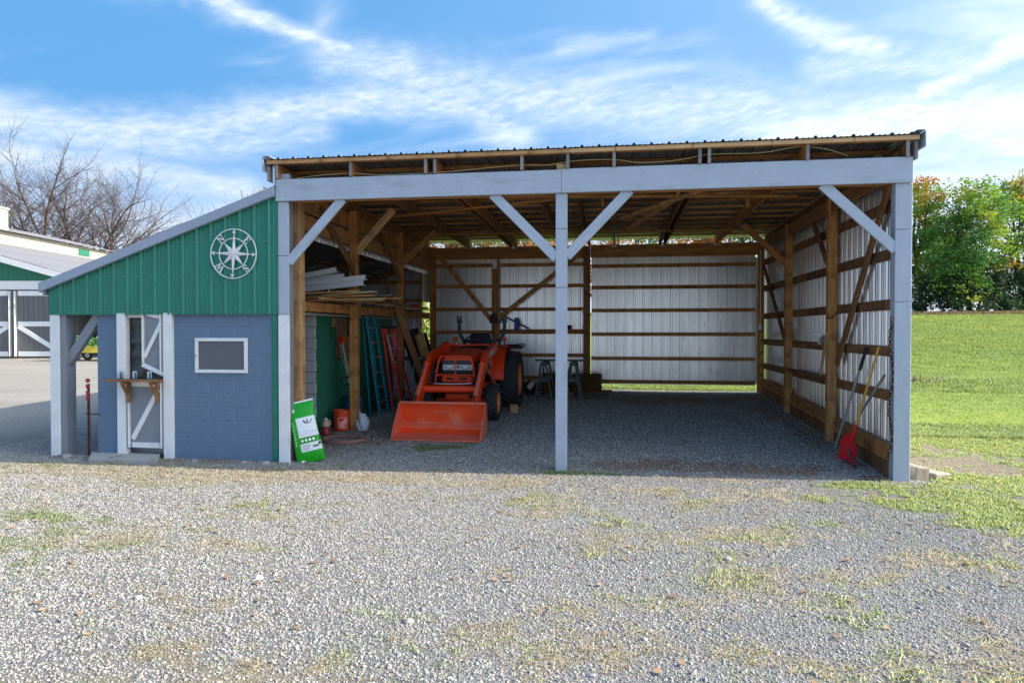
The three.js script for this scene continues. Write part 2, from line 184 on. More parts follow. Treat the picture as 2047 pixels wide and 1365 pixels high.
// ---------- ground ----------
const slope = z => { const t = -z; if (t <= -0.5) return 0; if (t < 0.7) { const q = (t + 0.5) / 1.2; return 0.05 * 0.7 * q * q * 0.86; } return t < 90 ? 0.0301 + 0.05 * (t - 0.7) : 0.0301 + 0.05 * 89.3 + 0.02 * (t - 90); };
const ground = (x, z) => slope(z) + (Math.abs(x) < 30 && z > -30 ? 0.03 * (fbm(x * 0.5 + 60, z * 0.5 + 30, 3) - 0.5) : 0);
const ell = (x, z, cx, cz, rx, rz) => 1 - Math.hypot((x - cx) / rx, (z - cz) / rz);
function cover(x, z) { // how much living grass, dry straw, bare soil lies on the gravel here
  const n = fbm(x * 1.3 + 5, z * 1.3 + 9, 4), n2 = fbm(x * 4.3 + 25, z * 4.3 + 2, 3), n3 = fbm(x * 0.5 + 15, z * 0.9 + 52, 3), patch = n * 0.6 + n2 * 0.4;
  let green = 0, straw = 0, soil = 0;
  green = Math.max(green, sstep(0.15, 0.6, ell(x, z, 4.5, 1.25, 3.1, 1.5) + (patch - 0.5) * 2.0));
  green = Math.max(green, sstep(0.1, 0.6, ell(x, z, 3.1, 0.35, 0.9, 0.45) + (patch - 0.5) * 2));
  green = Math.max(green, sstep(0.2, 0.8, ell(x, z, -5.5, 3.1, 1.5, 0.3) + (patch - 0.5) * 2.4) * 0.65);
  green = Math.max(green, sstep(0.2, 0.8, ell(x, z, -2.8, -1.4, 0.9, 0.45) + (patch - 0.5) * 2.4) * 0.8);
  green = Math.max(green, sstep(0.2, 0.8, ell(x, z, -0.6, 0.1, 0.8, 0.22) + (patch - 0.5) * 1.6) * 0.9);
  green = Math.max(green, sstep(0.5, 0.74, patch + 0.12 * (n3 - 0.5)) * 0.32 * sstep(-0.2, 0.3, z));
  const side = sstep(3.8, 4.3, x) * sstep(0.6, -0.4, z), back = sstep(-8.15, -8.7, z) * sstep(-9.5, -8.5, x), out = Math.max(side, back);
  const bare = Math.max(0, sstep(-0.1, 0.5, ell(x, z, 4.6, -1.3, 1.5, 0.9) + (patch - 0.5) * 2.2));
  green = lerp(green, 1 - 0.92 * bare * (1 - sstep(-3.5, -5.5, z)), out);
  soil = Math.max(soil, out * bare * 0.85 * (1 - sstep(-3.5, -5.5, z))); if (out > 0.5) straw = 0;
  soil = Math.max(soil, sstep(0, 0.5, ell(x, z, 1.6, -0.45, 2.3, 0.5) + (patch - 0.5) * 1.6) * 0.9, sstep(0, 0.5, ell(x, z, -6.6, 0.0, 2.6, 0.28) + (patch - 0.5) * 1.4) * 0.8, sstep(0, 0.6, ell(x, z, 0.8, -6.9, 3, 1.0) + (patch - 0.5) * 1.8) * 0.8, sstep(0, 0.6, ell(x, z, 3.3, -4, 0.5, 4) + (patch - 0.5) * 1.8) * 0.7, sstep(0.1, 0.6, ell(x, z, -4.3, -2.4, 1.4, 2.4) + (patch - 0.5) * 1.4) * 0.7);
  straw = Math.max(sstep(0.05, 0.55, ell(x, z, -4.6, 0.85, 5.2, 0.75) + (patch - 0.5) * 2.0) * 0.85, sstep(0.48, 0.72, fbm(x * 1.1 + 90, z * 1.9 + 13, 4) * 0.6 + n2 * 0.4) * 0.65 * sstep(-0.2, 0.3, z));
  const inside = x > -5 && x < 3.7 && z < -0.1 && z > -8.3; if (inside) straw *= 0.3;
  if (x < -9) { green *= 0.15; straw *= 0.4; }
  return [green, straw * (1 - green * 0.7), soil * (1 - green), out, n2, n3];
}
{
  const lines = (lo, a, b, hi, step, grow) => { const r = []; for (let v = a; v <= b + 1e-6; v += step) r.push(v); let s = step, v = a; while (v > lo) { s *= grow; v -= s; r.unshift(v); } s = step; v = b; while (v < hi) { s *= grow; v += s; r.push(v); } return r; };
  const xs = lines(-420, -10, 8, 420, 0.06, 1.16), zs = lines(-500, -9.2, 6.8, 60, 0.06, 1.16);
  const pos = [], col = [], uv = [], idx = [];
  for (const z of zs) for (const x of xs) {
    pos.push(x, ground(x, z), z); uv.push(x / 1.9, z / 1.9);
    const [gr, st, so, out, n2, n3] = cover(x, z);
    const pale = sstep(-8.5, -12, x) * sstep(2, -4, z);
    let r = lerp(0.36, 0.56, pale) * (0.85 + 0.3 * n3), g = lerp(0.345, 0.52, pale) * (0.85 + 0.3 * n3), b = lerp(0.33, 0.455, pale) * (0.85 + 0.3 * n3);
    const far = sstep(-3, -9, z) * out; // the mown field
    const gg = [lerp(0.30, 0.46, n3), lerp(0.47, 0.56, n3), lerp(0.05, 0.08, n2)];
    r = lerp(r, 0.38, so); g = lerp(g, 0.265, so); b = lerp(b, 0.18, so);
    r = lerp(r, 0.56, st * 0.8); g = lerp(g, 0.41, st * 0.8); b = lerp(b, 0.21, st * 0.8);
    const q = Math.max(gr * 0.75, far * 0.92); r = lerp(r, gg[0], q); g = lerp(g, gg[1], q); b = lerp(b, gg[2], q);
    col.push(r, g, b);
  }
  const nx = xs.length; for (let j = 0; j + 1 < zs.length; j++) for (let i = 0; i + 1 < nx; i++) { const a = j * nx + i; idx.push(a, a + nx, a + 1, a + 1, a + nx, a + nx + 1); }
  const g = new THREE.BufferGeometry(); g.setAttribute('position', new THREE.Float32BufferAttribute(pos, 3)); g.setAttribute('color', new THREE.Float32BufferAttribute(col, 3)); g.setAttribute('uv', new THREE.Float32BufferAttribute(uv, 2)); g.setIndex(idx); g.computeVertexNormals();
  struct('ground', g, M(1, 1, 1, 0.95, { vertexColors: true, map: T.speckle, bumpMap: T.speckle, bumpScale: 0.012 }));
}
{ // mown field sheet beyond the yard
  const pos = [], col = [], uv = [], idx = [], nx = 70, nz = 90; for (let j = 0; j <= nz; j++) for (let i = 0; i <= nx; i++) { const z = -4.2 - 72 * Math.pow(j / nz, 1.5), x = lerp(4.6 + 0.5 * fbm(z * 0.9, 3, 3), 75, Math.pow(i / nx, 1.5)); pos.push(x, ground(x, z) + 0.03 - (i === 0 || j === 0 ? 0.06 : 0), z); uv.push(x / 2.3, z / 2.3); const n = fbm(x * 0.12 + 4, z * 0.3 + 9, 4), m = fbm(x * 0.7 + 14, z * 1.1, 3); col.push(lerp(0.8, 1.36, n) * lerp(0.85, 1.15, m), lerp(0.86, 1.1, n) * lerp(0.88, 1.12, m), lerp(0.8, 1.1, m)); }
  for (let j = 0; j < nz; j++) for (let i = 0; i < nx; i++) { const a = j * (nx + 1) + i; idx.push(a, a + 1, a + nx + 1, a + 1, a + nx + 2, a + nx + 1); }
  const g = new THREE.BufferGeometry(); g.setAttribute('position', new THREE.Float32BufferAttribute(pos, 3)); g.setAttribute('color', new THREE.Float32BufferAttribute(col, 3)); g.setAttribute('uv', new THREE.Float32BufferAttribute(uv, 2)); g.setIndex(idx); g.computeVertexNormals(); struct('field', g, M(1, 1, 1, 0.95, { vertexColors: true, map: T.turf, bumpMap: T.turf, bumpScale: 0.03 }));
}
{ // loose stones
  const r = rngOf(31), cols = [[0.38, 0.365, 0.345], [0.31, 0.305, 0.295], [0.42, 0.40, 0.365], [0.21, 0.21, 0.21], [0.40, 0.35, 0.28], [0.48, 0.455, 0.42]];
  const variants = [0, 1, 2].map(k => { const g = new THREE.IcosahedronGeometry(1, 0), p = g.attributes.position.array, q = rngOf(50 + k), seen = {}; for (let i = 0; i < p.length; i += 3) { const key = [p[i], p[i + 1], p[i + 2]].map(v => v.toFixed(3)).join(); const s = seen[key] ??= 0.7 + 0.6 * q(); p[i] *= s; p[i + 1] *= s * 0.62; p[i + 2] *= s; } g.computeVertexNormals(); return g; });
  const lists = [[], [], []]; const m = new THREE.Matrix4(), qn = new THREE.Quaternion(), e = new THREE.Euler();
  for (let i = 0; i < 540000; i++) {
    const x = lerp(-10, 8, r()), z = lerp(-8.2, 6.8, Math.pow(r(), 0.8)); const k = r(), s0 = r(), a = r(), b = r(), c = r(), ci = r(), keep = r();
    const [gr, st, so, out] = cover(x, z); if (keep < gr * 0.95 + so * 0.8 + st * 0.7 + out * 0.5 * gr) continue;
    if (x < -4.95 && x > -7.9 && z < -0.05) continue; if (x > 3.85 && z < -0.2 && keep < 0.8) continue;
    const s = 0.0055 + 0.0065 * s0 * s0 + (k > 0.997 ? 0.011 : 0); e.set((a - 0.5) * 1.2, b * 6.28, (c - 0.5) * 1.2); qn.setFromEuler(e); m.compose(V(x, ground(x, z) + s * 0.22, z), qn, V(s * (0.8 + 0.5 * a), s, s * (0.8 + 0.5 * c)));
    lists[Math.floor(k * 2.999)].push([m.clone(), cols[Math.floor(Math.pow(ci, 1.2) * 5.99)]]);
  }
  const mat = M(1, 1, 1, 0.9);
  lists.forEach((l, k) => { const im = new THREE.InstancedMesh(variants[k], mat, l.length); l.forEach(([mm, c], i) => { im.setMatrixAt(i, mm); im.setColorAt(i, new THREE.Color().setRGB(...c)); }); im.name = numbered('gravel'); im.receiveShadow = im.castShadow = true; im.userData.kind = 'stuff'; tag(im, ['loose grey crushed stone strewn over the yard', 'scattered chips of pale stone in the yard', 'small angular stones lying across the gravel yard'][k], 'gravel'); scene.add(im); });
}
function bladeTuft(n, h, w, spread, seed, lean = 0.5) { const q = rngOf(seed), pos = [], nor = []; for (let i = 0; i < n; i++) { const a = q() * 6.28, x = (q() - 0.5) * spread, z = (q() - 0.5) * spread, hh = h * (0.55 + 0.6 * q()), ln = lean * hh * (0.3 + q()), dx = Math.cos(a), dz = Math.sin(a), px = -dz * w, pz = dx * w; const A = [x - px, 0, z - pz], B = [x + px, 0, z + pz], C1 = [x + dx * ln * 0.35 - px * 0.7, hh * 0.6, z + dz * ln * 0.35 - pz * 0.7], D1 = [x + dx * ln * 0.35 + px * 0.7, hh * 0.6, z + dz * ln * 0.35 + pz * 0.7], E = [x + dx * ln, hh, z + dz * ln]; pos.push(...A, ...B, ...D1, ...A, ...D1, ...C1, ...C1, ...D1, ...E); for (let k = 0; k < 9; k++) nor.push(dx * 0.4, 0.85, dz * 0.4); } const g = new THREE.BufferGeometry(); g.setAttribute('position', new THREE.Float32BufferAttribute(pos, 3)); g.setAttribute('normal', new THREE.Float32BufferAttribute(nor, 3)); return g; }
const leafMat = (o = {}) => new THREE.MeshPhysicalMaterial({ color: 0xffffff, roughness: 1, transmission: 0.3, thickness: 0, side: THREE.DoubleSide, ...o });
function scatter(name, label, geo, mat, list, category = 'grass') { const im = new THREE.InstancedMesh(geo, mat, list.length); const m = new THREE.Matrix4(), q = new THREE.Quaternion(); list.forEach(([x, y, z, s, a, c, sy = 1], i) => { q.setFromEuler(new THREE.Euler(0, a, 0)); m.compose(V(x, y, z), q, V(s, s * sy, s)); im.setMatrixAt(i, m); im.setColorAt(i, new THREE.Color().setRGB(...c)); }); im.name = numbered(name); im.castShadow = im.receiveShadow = true; im.userData.kind = 'stuff'; tag(im, label, category); scene.add(im); return im; }
{
  const r = rngOf(88), near = [], dry = [], field = [];
  for (let i = 0; i < 330000; i++) { const x = lerp(-9.5, 9.5, r()), z = lerp(-9.5, 5.8, r()), k = r(), s = r(), a = r() * 6.28, c = r(); const [g, st, so] = cover(x, z); if (x > -4.9 && x < 3.6 && z < -0.4 && z > -8.2 && g < 0.4) continue; if (x < -4.9 && x > -8.3 && z < -0.1) continue; if (k < Math.max(g * 0.7, z > 0.2 ? 0.03 : 0)) near.push([x, ground(x, z) - 0.004, z, g < 0.2 ? 0.3 + 0.5 * s : 0.45 + 0.65 * s, a, [lerp(0.26, 0.52, c), lerp(0.40, 0.53, c), lerp(0.03, 0.07, s)]]); else if (k > 1 - st * 0.5) dry.push([x, ground(x, z) - 0.002, z, 0.6 + 0.8 * s, a, [lerp(0.36, 0.60, c), lerp(0.28, 0.47, c), lerp(0.12, 0.25, c)], 0.45]); }
  for (let i = 0; i < 260000; i++) { const u = r(), x = 4.2 + 52 * Math.pow(r(), 1.25), z = -3 - 74 * Math.pow(u, 1.7), s = r(), a = r() * 6.28, c = r(); if (x < 4.2 + (z > -9 ? 0.2 : 0)) continue; const n = fbm(x * 0.25 + 8, z * 0.25, 3); const far = Math.min(1, -z / 40); const edge = z > -11.2 && z < -8.4; field.push([x, ground(x, z) + 0.012, z, (0.35 + 0.45 * s) * (1 + far * 3.2) * (edge ? 1.5 : 1), a, [lerp(0.16, 0.50, c * 0.6 + n * 0.4), lerp(0.32, 0.54, c * 0.7 + n * 0.3), lerp(0.04, 0.08, s)]]); }
  for (let i = 0; i < 14000; i++) { const x = lerp(-9, 5, r()), z = -8.5 - 12 * r() * r(), s = r(), c = r(); field.push([x, ground(x, z) - 0.01, z, 0.9 + 0.6 * s, r() * 6.28, [lerp(0.26, 0.46, c), lerp(0.42, 0.56, c), 0.07]]); }
  scatter('grass', 'short green grass growing through the gravel', bladeTuft(6, 0.05, 0.005, 0.08, 3, 0.9), leafMat(), near);
  scatter('dry_grass', 'flattened yellow straw and dead grass on the gravel', bladeTuft(6, 0.045, 0.003, 0.1, 5, 1.9), leafMat(), dry);
  scatter('field_grass', 'bright green mown field grass beyond the barn', bladeTuft(8, 0.05, 0.0045, 0.17, 6, 0.8), leafMat(), field);
  const lv = []; for (let i = 0; i < 1500; i++) { const x = lerp(-9, 7, r()), z = lerp(-8, 5.6, r()), c = r(); lv.push([x, ground(x, z) + 0.012, z, 0.5 + 0.8 * r(), r() * 6.28, [lerp(0.22, 0.55, c), lerp(0.12, 0.34, c), lerp(0.06, 0.18, c)]]); }
  const lg = new THREE.PlaneGeometry(0.045, 0.03, 2, 1).rotateX(-Math.PI / 2); const lp = lg.attributes.position; for (let i = 0; i < lp.count; i++) lp.setY(i, Math.abs(lp.getX(i)) * 0.4); lg.computeVertexNormals();
  scatter('fallen_leaves', 'small brown fallen leaves scattered over the yard', lg, leafMat(), lv, 'leaves');
}
// ---------- open pole barn ----------
const barn = thing('pole_barn', 'open fronted pole barn with grey painted beam and corrugated metal roof', 'barn');
const B = (name, a, b, w, h, mat, roll = 0, parent = barn) => mesh(name, beamGeo(V(...a), V(...b), w, h, roll), mat, parent);
{
  // front posts: timber core with painted boards in lengths
  const fp = (x0, x1, segs, side) => { const p = mesh('front_post', boxAt(x0 + 0.006, x1 - 0.006, -0.4, 4.1, -0.16, -0.032), side, barn); for (const [y0, y1, m] of segs) mesh('post_board', boxAt(x0, x1, y0, y1, -0.03, 0, 0.005), m, p); return p; };
  fp(-4.86, -4.69, [[-0.1, 2.165, mt.white], [2.172, 3.02, mt.grey], [3.026, 3.806, mt.grey]], mt.grey2);
  fp(-0.80, -0.64, [[-0.2, 2.52, mt.grey], [2.526, 3.32, mt.grey], [3.326, 3.806, mt.grey]], mt.grey2);
  fp(3.54, 3.74, [[-0.2, 2.30, mt.grey], [2.306, 3.22, mt.grey], [3.226, 3.806, mt.grey]], mt.grey);
  mesh('post_top', boxAt(-0.79, -0.66, 4.1, 4.22, -0.13, -0.04), WN[1], barn);
  mesh('post_top', boxAt(-4.83, -4.70, 4.1, 4.22, -0.13, -0.04), mt.grey, barn);
  mesh('front_beam', boxAt(-4.875, -0.7215, 3.81, 4.125, -0.02, 0.035, 0.006), mt.grey, barn);
  mesh('front_beam', boxAt(-0.7185, 3.735, 3.81, 4.135, -0.02, 0.035, 0.006), mt.grey, barn);
  mesh('beam_backing', boxAt(-4.85, 3.7, 3.82, 4.11, -0.215, -0.175), W1[1], barn);
  const kb = (a, b) => { const z = -0.028; mesh('knee_brace', beamGeo(V(a[0], a[1], z), V(b[0], b[1], z), 0.04, 0.135), mt.grey, barn); };
  kb([-4.70, 2.93], [-3.87, 3.83]); kb([-0.79, 2.93], [-1.68, 3.83]); kb([-0.65, 2.95], [0.20, 3.83]); kb([3.56, 2.97], [2.66, 3.83]);
  // inner posts
  const ip = (x, z, y1, m, s = 0.14) => mesh('post', boxAt(x - s / 2, x + s / 2, ground(x, z) - 0.3, y1, z - s / 2, z + s / 2, 0.006), m, barn);
  ip(-4.715, -0.36, 4.1, WN[0], 0.14);
  for (const z of [-2.55, -5.28, -8.02]) ip(-4.7, z, 4.1, pick(W1));
  for (const z of [-2.5, -5.3, -7.98]) ip(3.52, z, 4.1, pick(W1));
  ip(-0.69, -7.96, 4.05, W2[0], 0.17); ip(-3.06, -7.98, 3.52, W1[1], 0.13); mesh('post', boxAt(-2.985, -2.945, 0.3, 4.05, -8.02, -7.9), W1[2], barn);
  // right wall
  const gy = [1.07, 1.66, 2.28, 2.95, 3.59, 4.18];
  for (const y of gy) for (const [z0, z1] of [[-0.17, -4.2], [-4.205, -8.0]]) mesh('girt', boxAt(3.596, 3.634, y - 0.07, y + 0.07, z1, z0), pick(W2), barn);
  for (const [z0, z1] of [[-0.17, -2.43], [-2.57, -5.23], [-5.37, -7.91]]) for (let k = 0; k < 2; k++) { const a = ground(3.5, z0), b = ground(3.5, z1); mesh('kick_board', beamGeo(V(3.565, a + 0.09 + k * 0.235, z0), V(3.565, b + 0.0 + k * 0.235 + 0.04, z1), 0.035, 0.225), k ? W1[1] : W2[1], barn); }
  for (let k = 0; k < 9; k++) { const a = k * 0.915, b = Math.min(8.15, a + 0.935); const g = ribbed(a, b, x => 0.12 + 0.045 * x, () => 4.36, MET, 0.2285); g.rotateY(Math.PI / 2); g.translate(3.642 + (k % 2) * 0.002, 0, -0.05); mesh('wall_sheet', g, mt.galv, barn); }
  B('wall_brace', [3.535, 3.95, -0.1], [3.535, 1.4, -2.25], 0.04, 0.135, W2[0]); B('wall_brace', [3.535, 3.5, -7.75], [3.535, 1.55, -5.4], 0.04, 0.135, W2[1]);
  B('top_plate', [3.5, 3.97, -0.2], [3.5, 3.97, -8], 0.04, 0.22, W2[2]);
  mesh('ledge', boxAt(3.43, 3.56, 1.135, 1.17, -5.3, -2.55), W2[0], barn);
  // back wall: fixed bay and big sliding door
  const HB = [[-4.63, -0.78], [-0.6, 3.45]];
  HB.forEach(([x0, x1], i) => mesh('back_beam', boxAt(x0, x1, 3.77, 4.08, -8.02, -7.97), W1[i ? 0 : 1], barn));
  for (const y of [0.72, 1.30, 1.89, 2.48, 3.08, 3.62]) { mesh('girt', boxAt(-4.63, -3.13, y - 0.045, y + 0.045, -8.10, -8.06), pick(W1), barn); mesh('girt', boxAt(-2.94, -0.78, y - 0.045, y + 0.045, -8.10, -8.06), pick(W1), barn); }
  const door = mesh('sliding_door', boxAt(-0.58, 3.42, 0.60, 0.69, -8.10, -8.06), W1[1], barn);
  for (const y of [1.23, 1.84, 2.44, 3.02, 3.56]) mesh('door_rail', boxAt(-0.58, 3.42, y - 0.045, y + 0.045, -8.10, -8.06), pick(W1), door);
  mesh('edge_trim', boxAt(3.42, 3.45, 0.62, 3.7, -8.14, -8.05), mt.white, door);
  for (let k = 0; k < 5; k++) { const a = -0.58 + k * 0.8, g = ribbed(a, a + 0.803, () => 0.58, () => 3.85, MET, 0.2285); g.rotateY(0); g.translate(0, 0, -8.135 - (k % 2) * 0.002); mesh('door_sheet', g, mt.galvWhite, door); }
  for (let k = 0; k < 5; k++) { const a = -4.72 + k * 0.82, g = ribbed(a, Math.min(-0.6, a + 0.83), x => 0.36, () => 3.82, MET, 0.2285); g.translate(0, 0, -8.14 - (k % 2) * 0.002); mesh('wall_sheet', g, mt.galvWhite, barn); }
  mesh('kick_board', boxAt(-4.63, -0.78, 0.36, 0.6, -8.09, -8.055), W2[0], barn);
  B('wall_brace', [-4.5, 3.86, -7.93], [-3.1, 2.15, -7.93], 0.04, 0.1, W1[0]); B('wall_brace', [-0.72, 3.98, -7.93], [-3.0, 2.22, -7.93], 0.04, 0.1, W1[2]);
  // left side
  for (const [y, h, m] of [[3.93, 0.28, W1[0]], [3.62, 0.24, W1[2]]]) B('top_plate', [-4.80, y, -0.2], [-4.80, y, -8.05], 0.045, h, m);
  for (let k = 0; k < 9; k++) { const a = k * 0.9, g = ribbed(a, Math.min(8.1, a + 0.92), () => 3.42, () => 4.38, PBR, 0.2285); g.rotateY(Math.PI / 2); g.translate(-4.93, 0, 0); mesh('wall_sheet', g, mt.galv, barn); }
  B('knee_brace', [-4.66, 3.35, -2.55], [-3.95, 4.12, -2.55], 0.04, 0.13, WN[1]); B('knee_brace', [-4.62, 3.45, -5.28], [-3.9, 4.12, -5.28], 0.04, 0.12, W1[2]);
  B('knee_brace', [3.46, 3.3, -5.3], [2.6, 4.12, -5.3], 0.04, 0.12, W1[0]); B('knee_brace', [-4.66, 2.9, -2.62], [-4.72, 3.9, -1.2], 0.04, 0.12, W2[0]); B('knee_brace', [-4.66, 3.0, -5.2], [-4.72, 3.9, -4.1], 0.04, 0.12, W2[2]); B('knee_brace', [3.5, 3.0, -2.6], [3.5, 3.85, -3.5], 0.04, 0.12, W2[1]);
  // roof: rafters on the beams, purlins on the rafters, ribbed sheets on top
  const ry = z => 4.13 + 0.01 * z, rafters = [-4.84, -3.72, -2.62, -2.49, -1.26, -0.63, -0.01, 1.11, 1.23, 2.46, 3.66];
  rafters.forEach((x, i) => { const r = B('rafter', [x, ry(0) + 0.106, 0.055], [x, ry(-8.2) + 0.106, -8.2], 0.04, 0.212, i % 3 ? pick(W2) : W1[1]); mesh('end_grain', boxAt(x - 0.021, x + 0.021, ry(0) + 0.004, ry(0) + 0.208, 0.0535, 0.0595), WG[i % 2], r); });
  for (const x of [-3.72, -2.55, -1.26, -0.01, 1.17, 2.46]) mesh('hanger', merge([boxAt(x - 0.06, x + 0.06, 4.02, 4.09, -7.965, -7.955), boxAt(x - 0.075, x + 0.075, 4.075, 4.085, -8.0, -7.93)]), mt.galv, barn);
  for (let k = 0; k < 14; k++) { const z = 0.0 - k * 0.61, y = ry(z) + 0.214 + 0.02; mesh('purlin', boxAt(-4.95, -0.6, y - 0.019, y + 0.019, z - 0.045, z + 0.045), pick(W1), barn); mesh('purlin', boxAt(-0.595, 3.75, y - 0.019, y + 0.019, z - 0.045, z + 0.045), pick(W1), barn); }
  mesh('fascia', boxAt(-4.98, -0.6, 4.335, 4.388, 0.062, 0.1), WN[0], barn); mesh('fascia', boxAt(-0.597, 3.78, 4.335, 4.388, 0.062, 0.1), WN[1], barn);
  for (let k = 0; k < 10; k++) { const a = -5.0 + k * 0.885, g = ribbed(a, Math.min(3.82, a + 0.9), () => -0.13, () => 8.85, PBR, 0.2285, 0, 3); g.rotateX(-Math.PI / 2 - 0.01); g.translate(0, 4.392 + (k % 2) * 0.002, 0); mesh('roof_sheet', g, mt.roofMetal, barn); }
  for (const [x, s] of [[-5.0, -1], [3.82, 1]]) mesh('rake_trim', merge([beamGeo(V(x + s * 0.012, 4.33, 0.14), V(x + s * 0.012, 4.24, -8.85), 0.02, 0.2), beamGeo(V(x - s * 0.04, 4.44, 0.14), V(x - s * 0.04, 4.35, -8.85), 0.1, 0.012)]), mt.trim, barn);
  mesh('rake_board', boxAt(-4.99, -4.95, 4.1, 4.32, -0.1, 0.06), WG[0], barn); mesh('rake_board', boxAt(3.74, 3.78, 4.1, 4.32, -0.1, 0.06), WG[1], barn);
  // loose timbers under the roof
  B('tie_board', [0.15, 4.09, -3.95], [1.6, 4.09, -0.9], 0.13, 0.035, WN[0]); B('tie_board', [0.2, 4.05, -5.4], [0.95, 4.09, -2.3], 0.11, 0.035, W1[2]);
  B('tie_board', [-2.2, 4.09, -1.5], [2.9, 4.09, -2.2], 0.09, 0.035, W1[0]); B('tie_board', [-4.5, 4.09, -3.3], [-1.0, 4.09, -1.9], 0.09, 0.035, W1[1]); B('tie_board', [-4.5, 4.09, -5.6], [3.4, 4.09, -5.9], 0.09, 0.035, W1[0]);
  for (const [x, z] of [[-3.2, -1.0], [-2.1, -1.1], [-1.9, -1.1], [-0.45, -0.8], [0.8, -0.9], [0.95, -1.3], [1.9, -0.9], [3.1, -1.5], [-0.2, -2.2], [2.2, -2.6]]) mesh('cleat', boxAt(x - 0.02, x + 0.02, 4.0, 4.33, z - 0.045, z + 0.045), pick(W1), barn);
  mesh('cable', tubeGeo([[-4.6, 4.15, -0.05], [-4.1, 4.17, 0.02], [-3.7, 4.18, 0.0], [-3.3, 4.145, 0.0], [-2.6, 4.15, 0.0], [-2.3, 4.155, 0.01], [-1.3, 4.21, 0.0], [-0.9, 4.2, 0.0], [-0.6, 4.24, 0], [0, 4.24, 0.0], [0.3, 4.19, 0.0], [0.8, 4.2, 0], [1.2, 4.26, 0.0], [1.9, 4.26, 0], [2.4, 4.32, 0.0], [2.75, 4.26, 0], [3.0, 4.2, -0.1]], 0.0045, 120, 6), M(0.5, 0.43, 0.2, 0.5), barn);
  mesh('conduit', cylGeo(V(3.49, 2.05, -7.86), V(3.49, 4.0, -7.86), 0.012), mt.white, barn); mesh('switch_box', boxAt(3.45, 3.52, 1.95, 2.07, -7.895, -7.85), mt.steel, barn);
  mesh('outlet_box', boxAt(3.52, 3.58, 1.69, 1.81, -3.25, -3.1), mt.steel, barn); mesh('outlet_box', boxAt(-0.8, -0.775, 2.35, 2.5, -7.97, -7.9), mt.white, barn); mesh('outlet_box', boxAt(-0.8, -0.775, 1.95, 2.06, -7.97, -7.9), mt.white, barn);
}
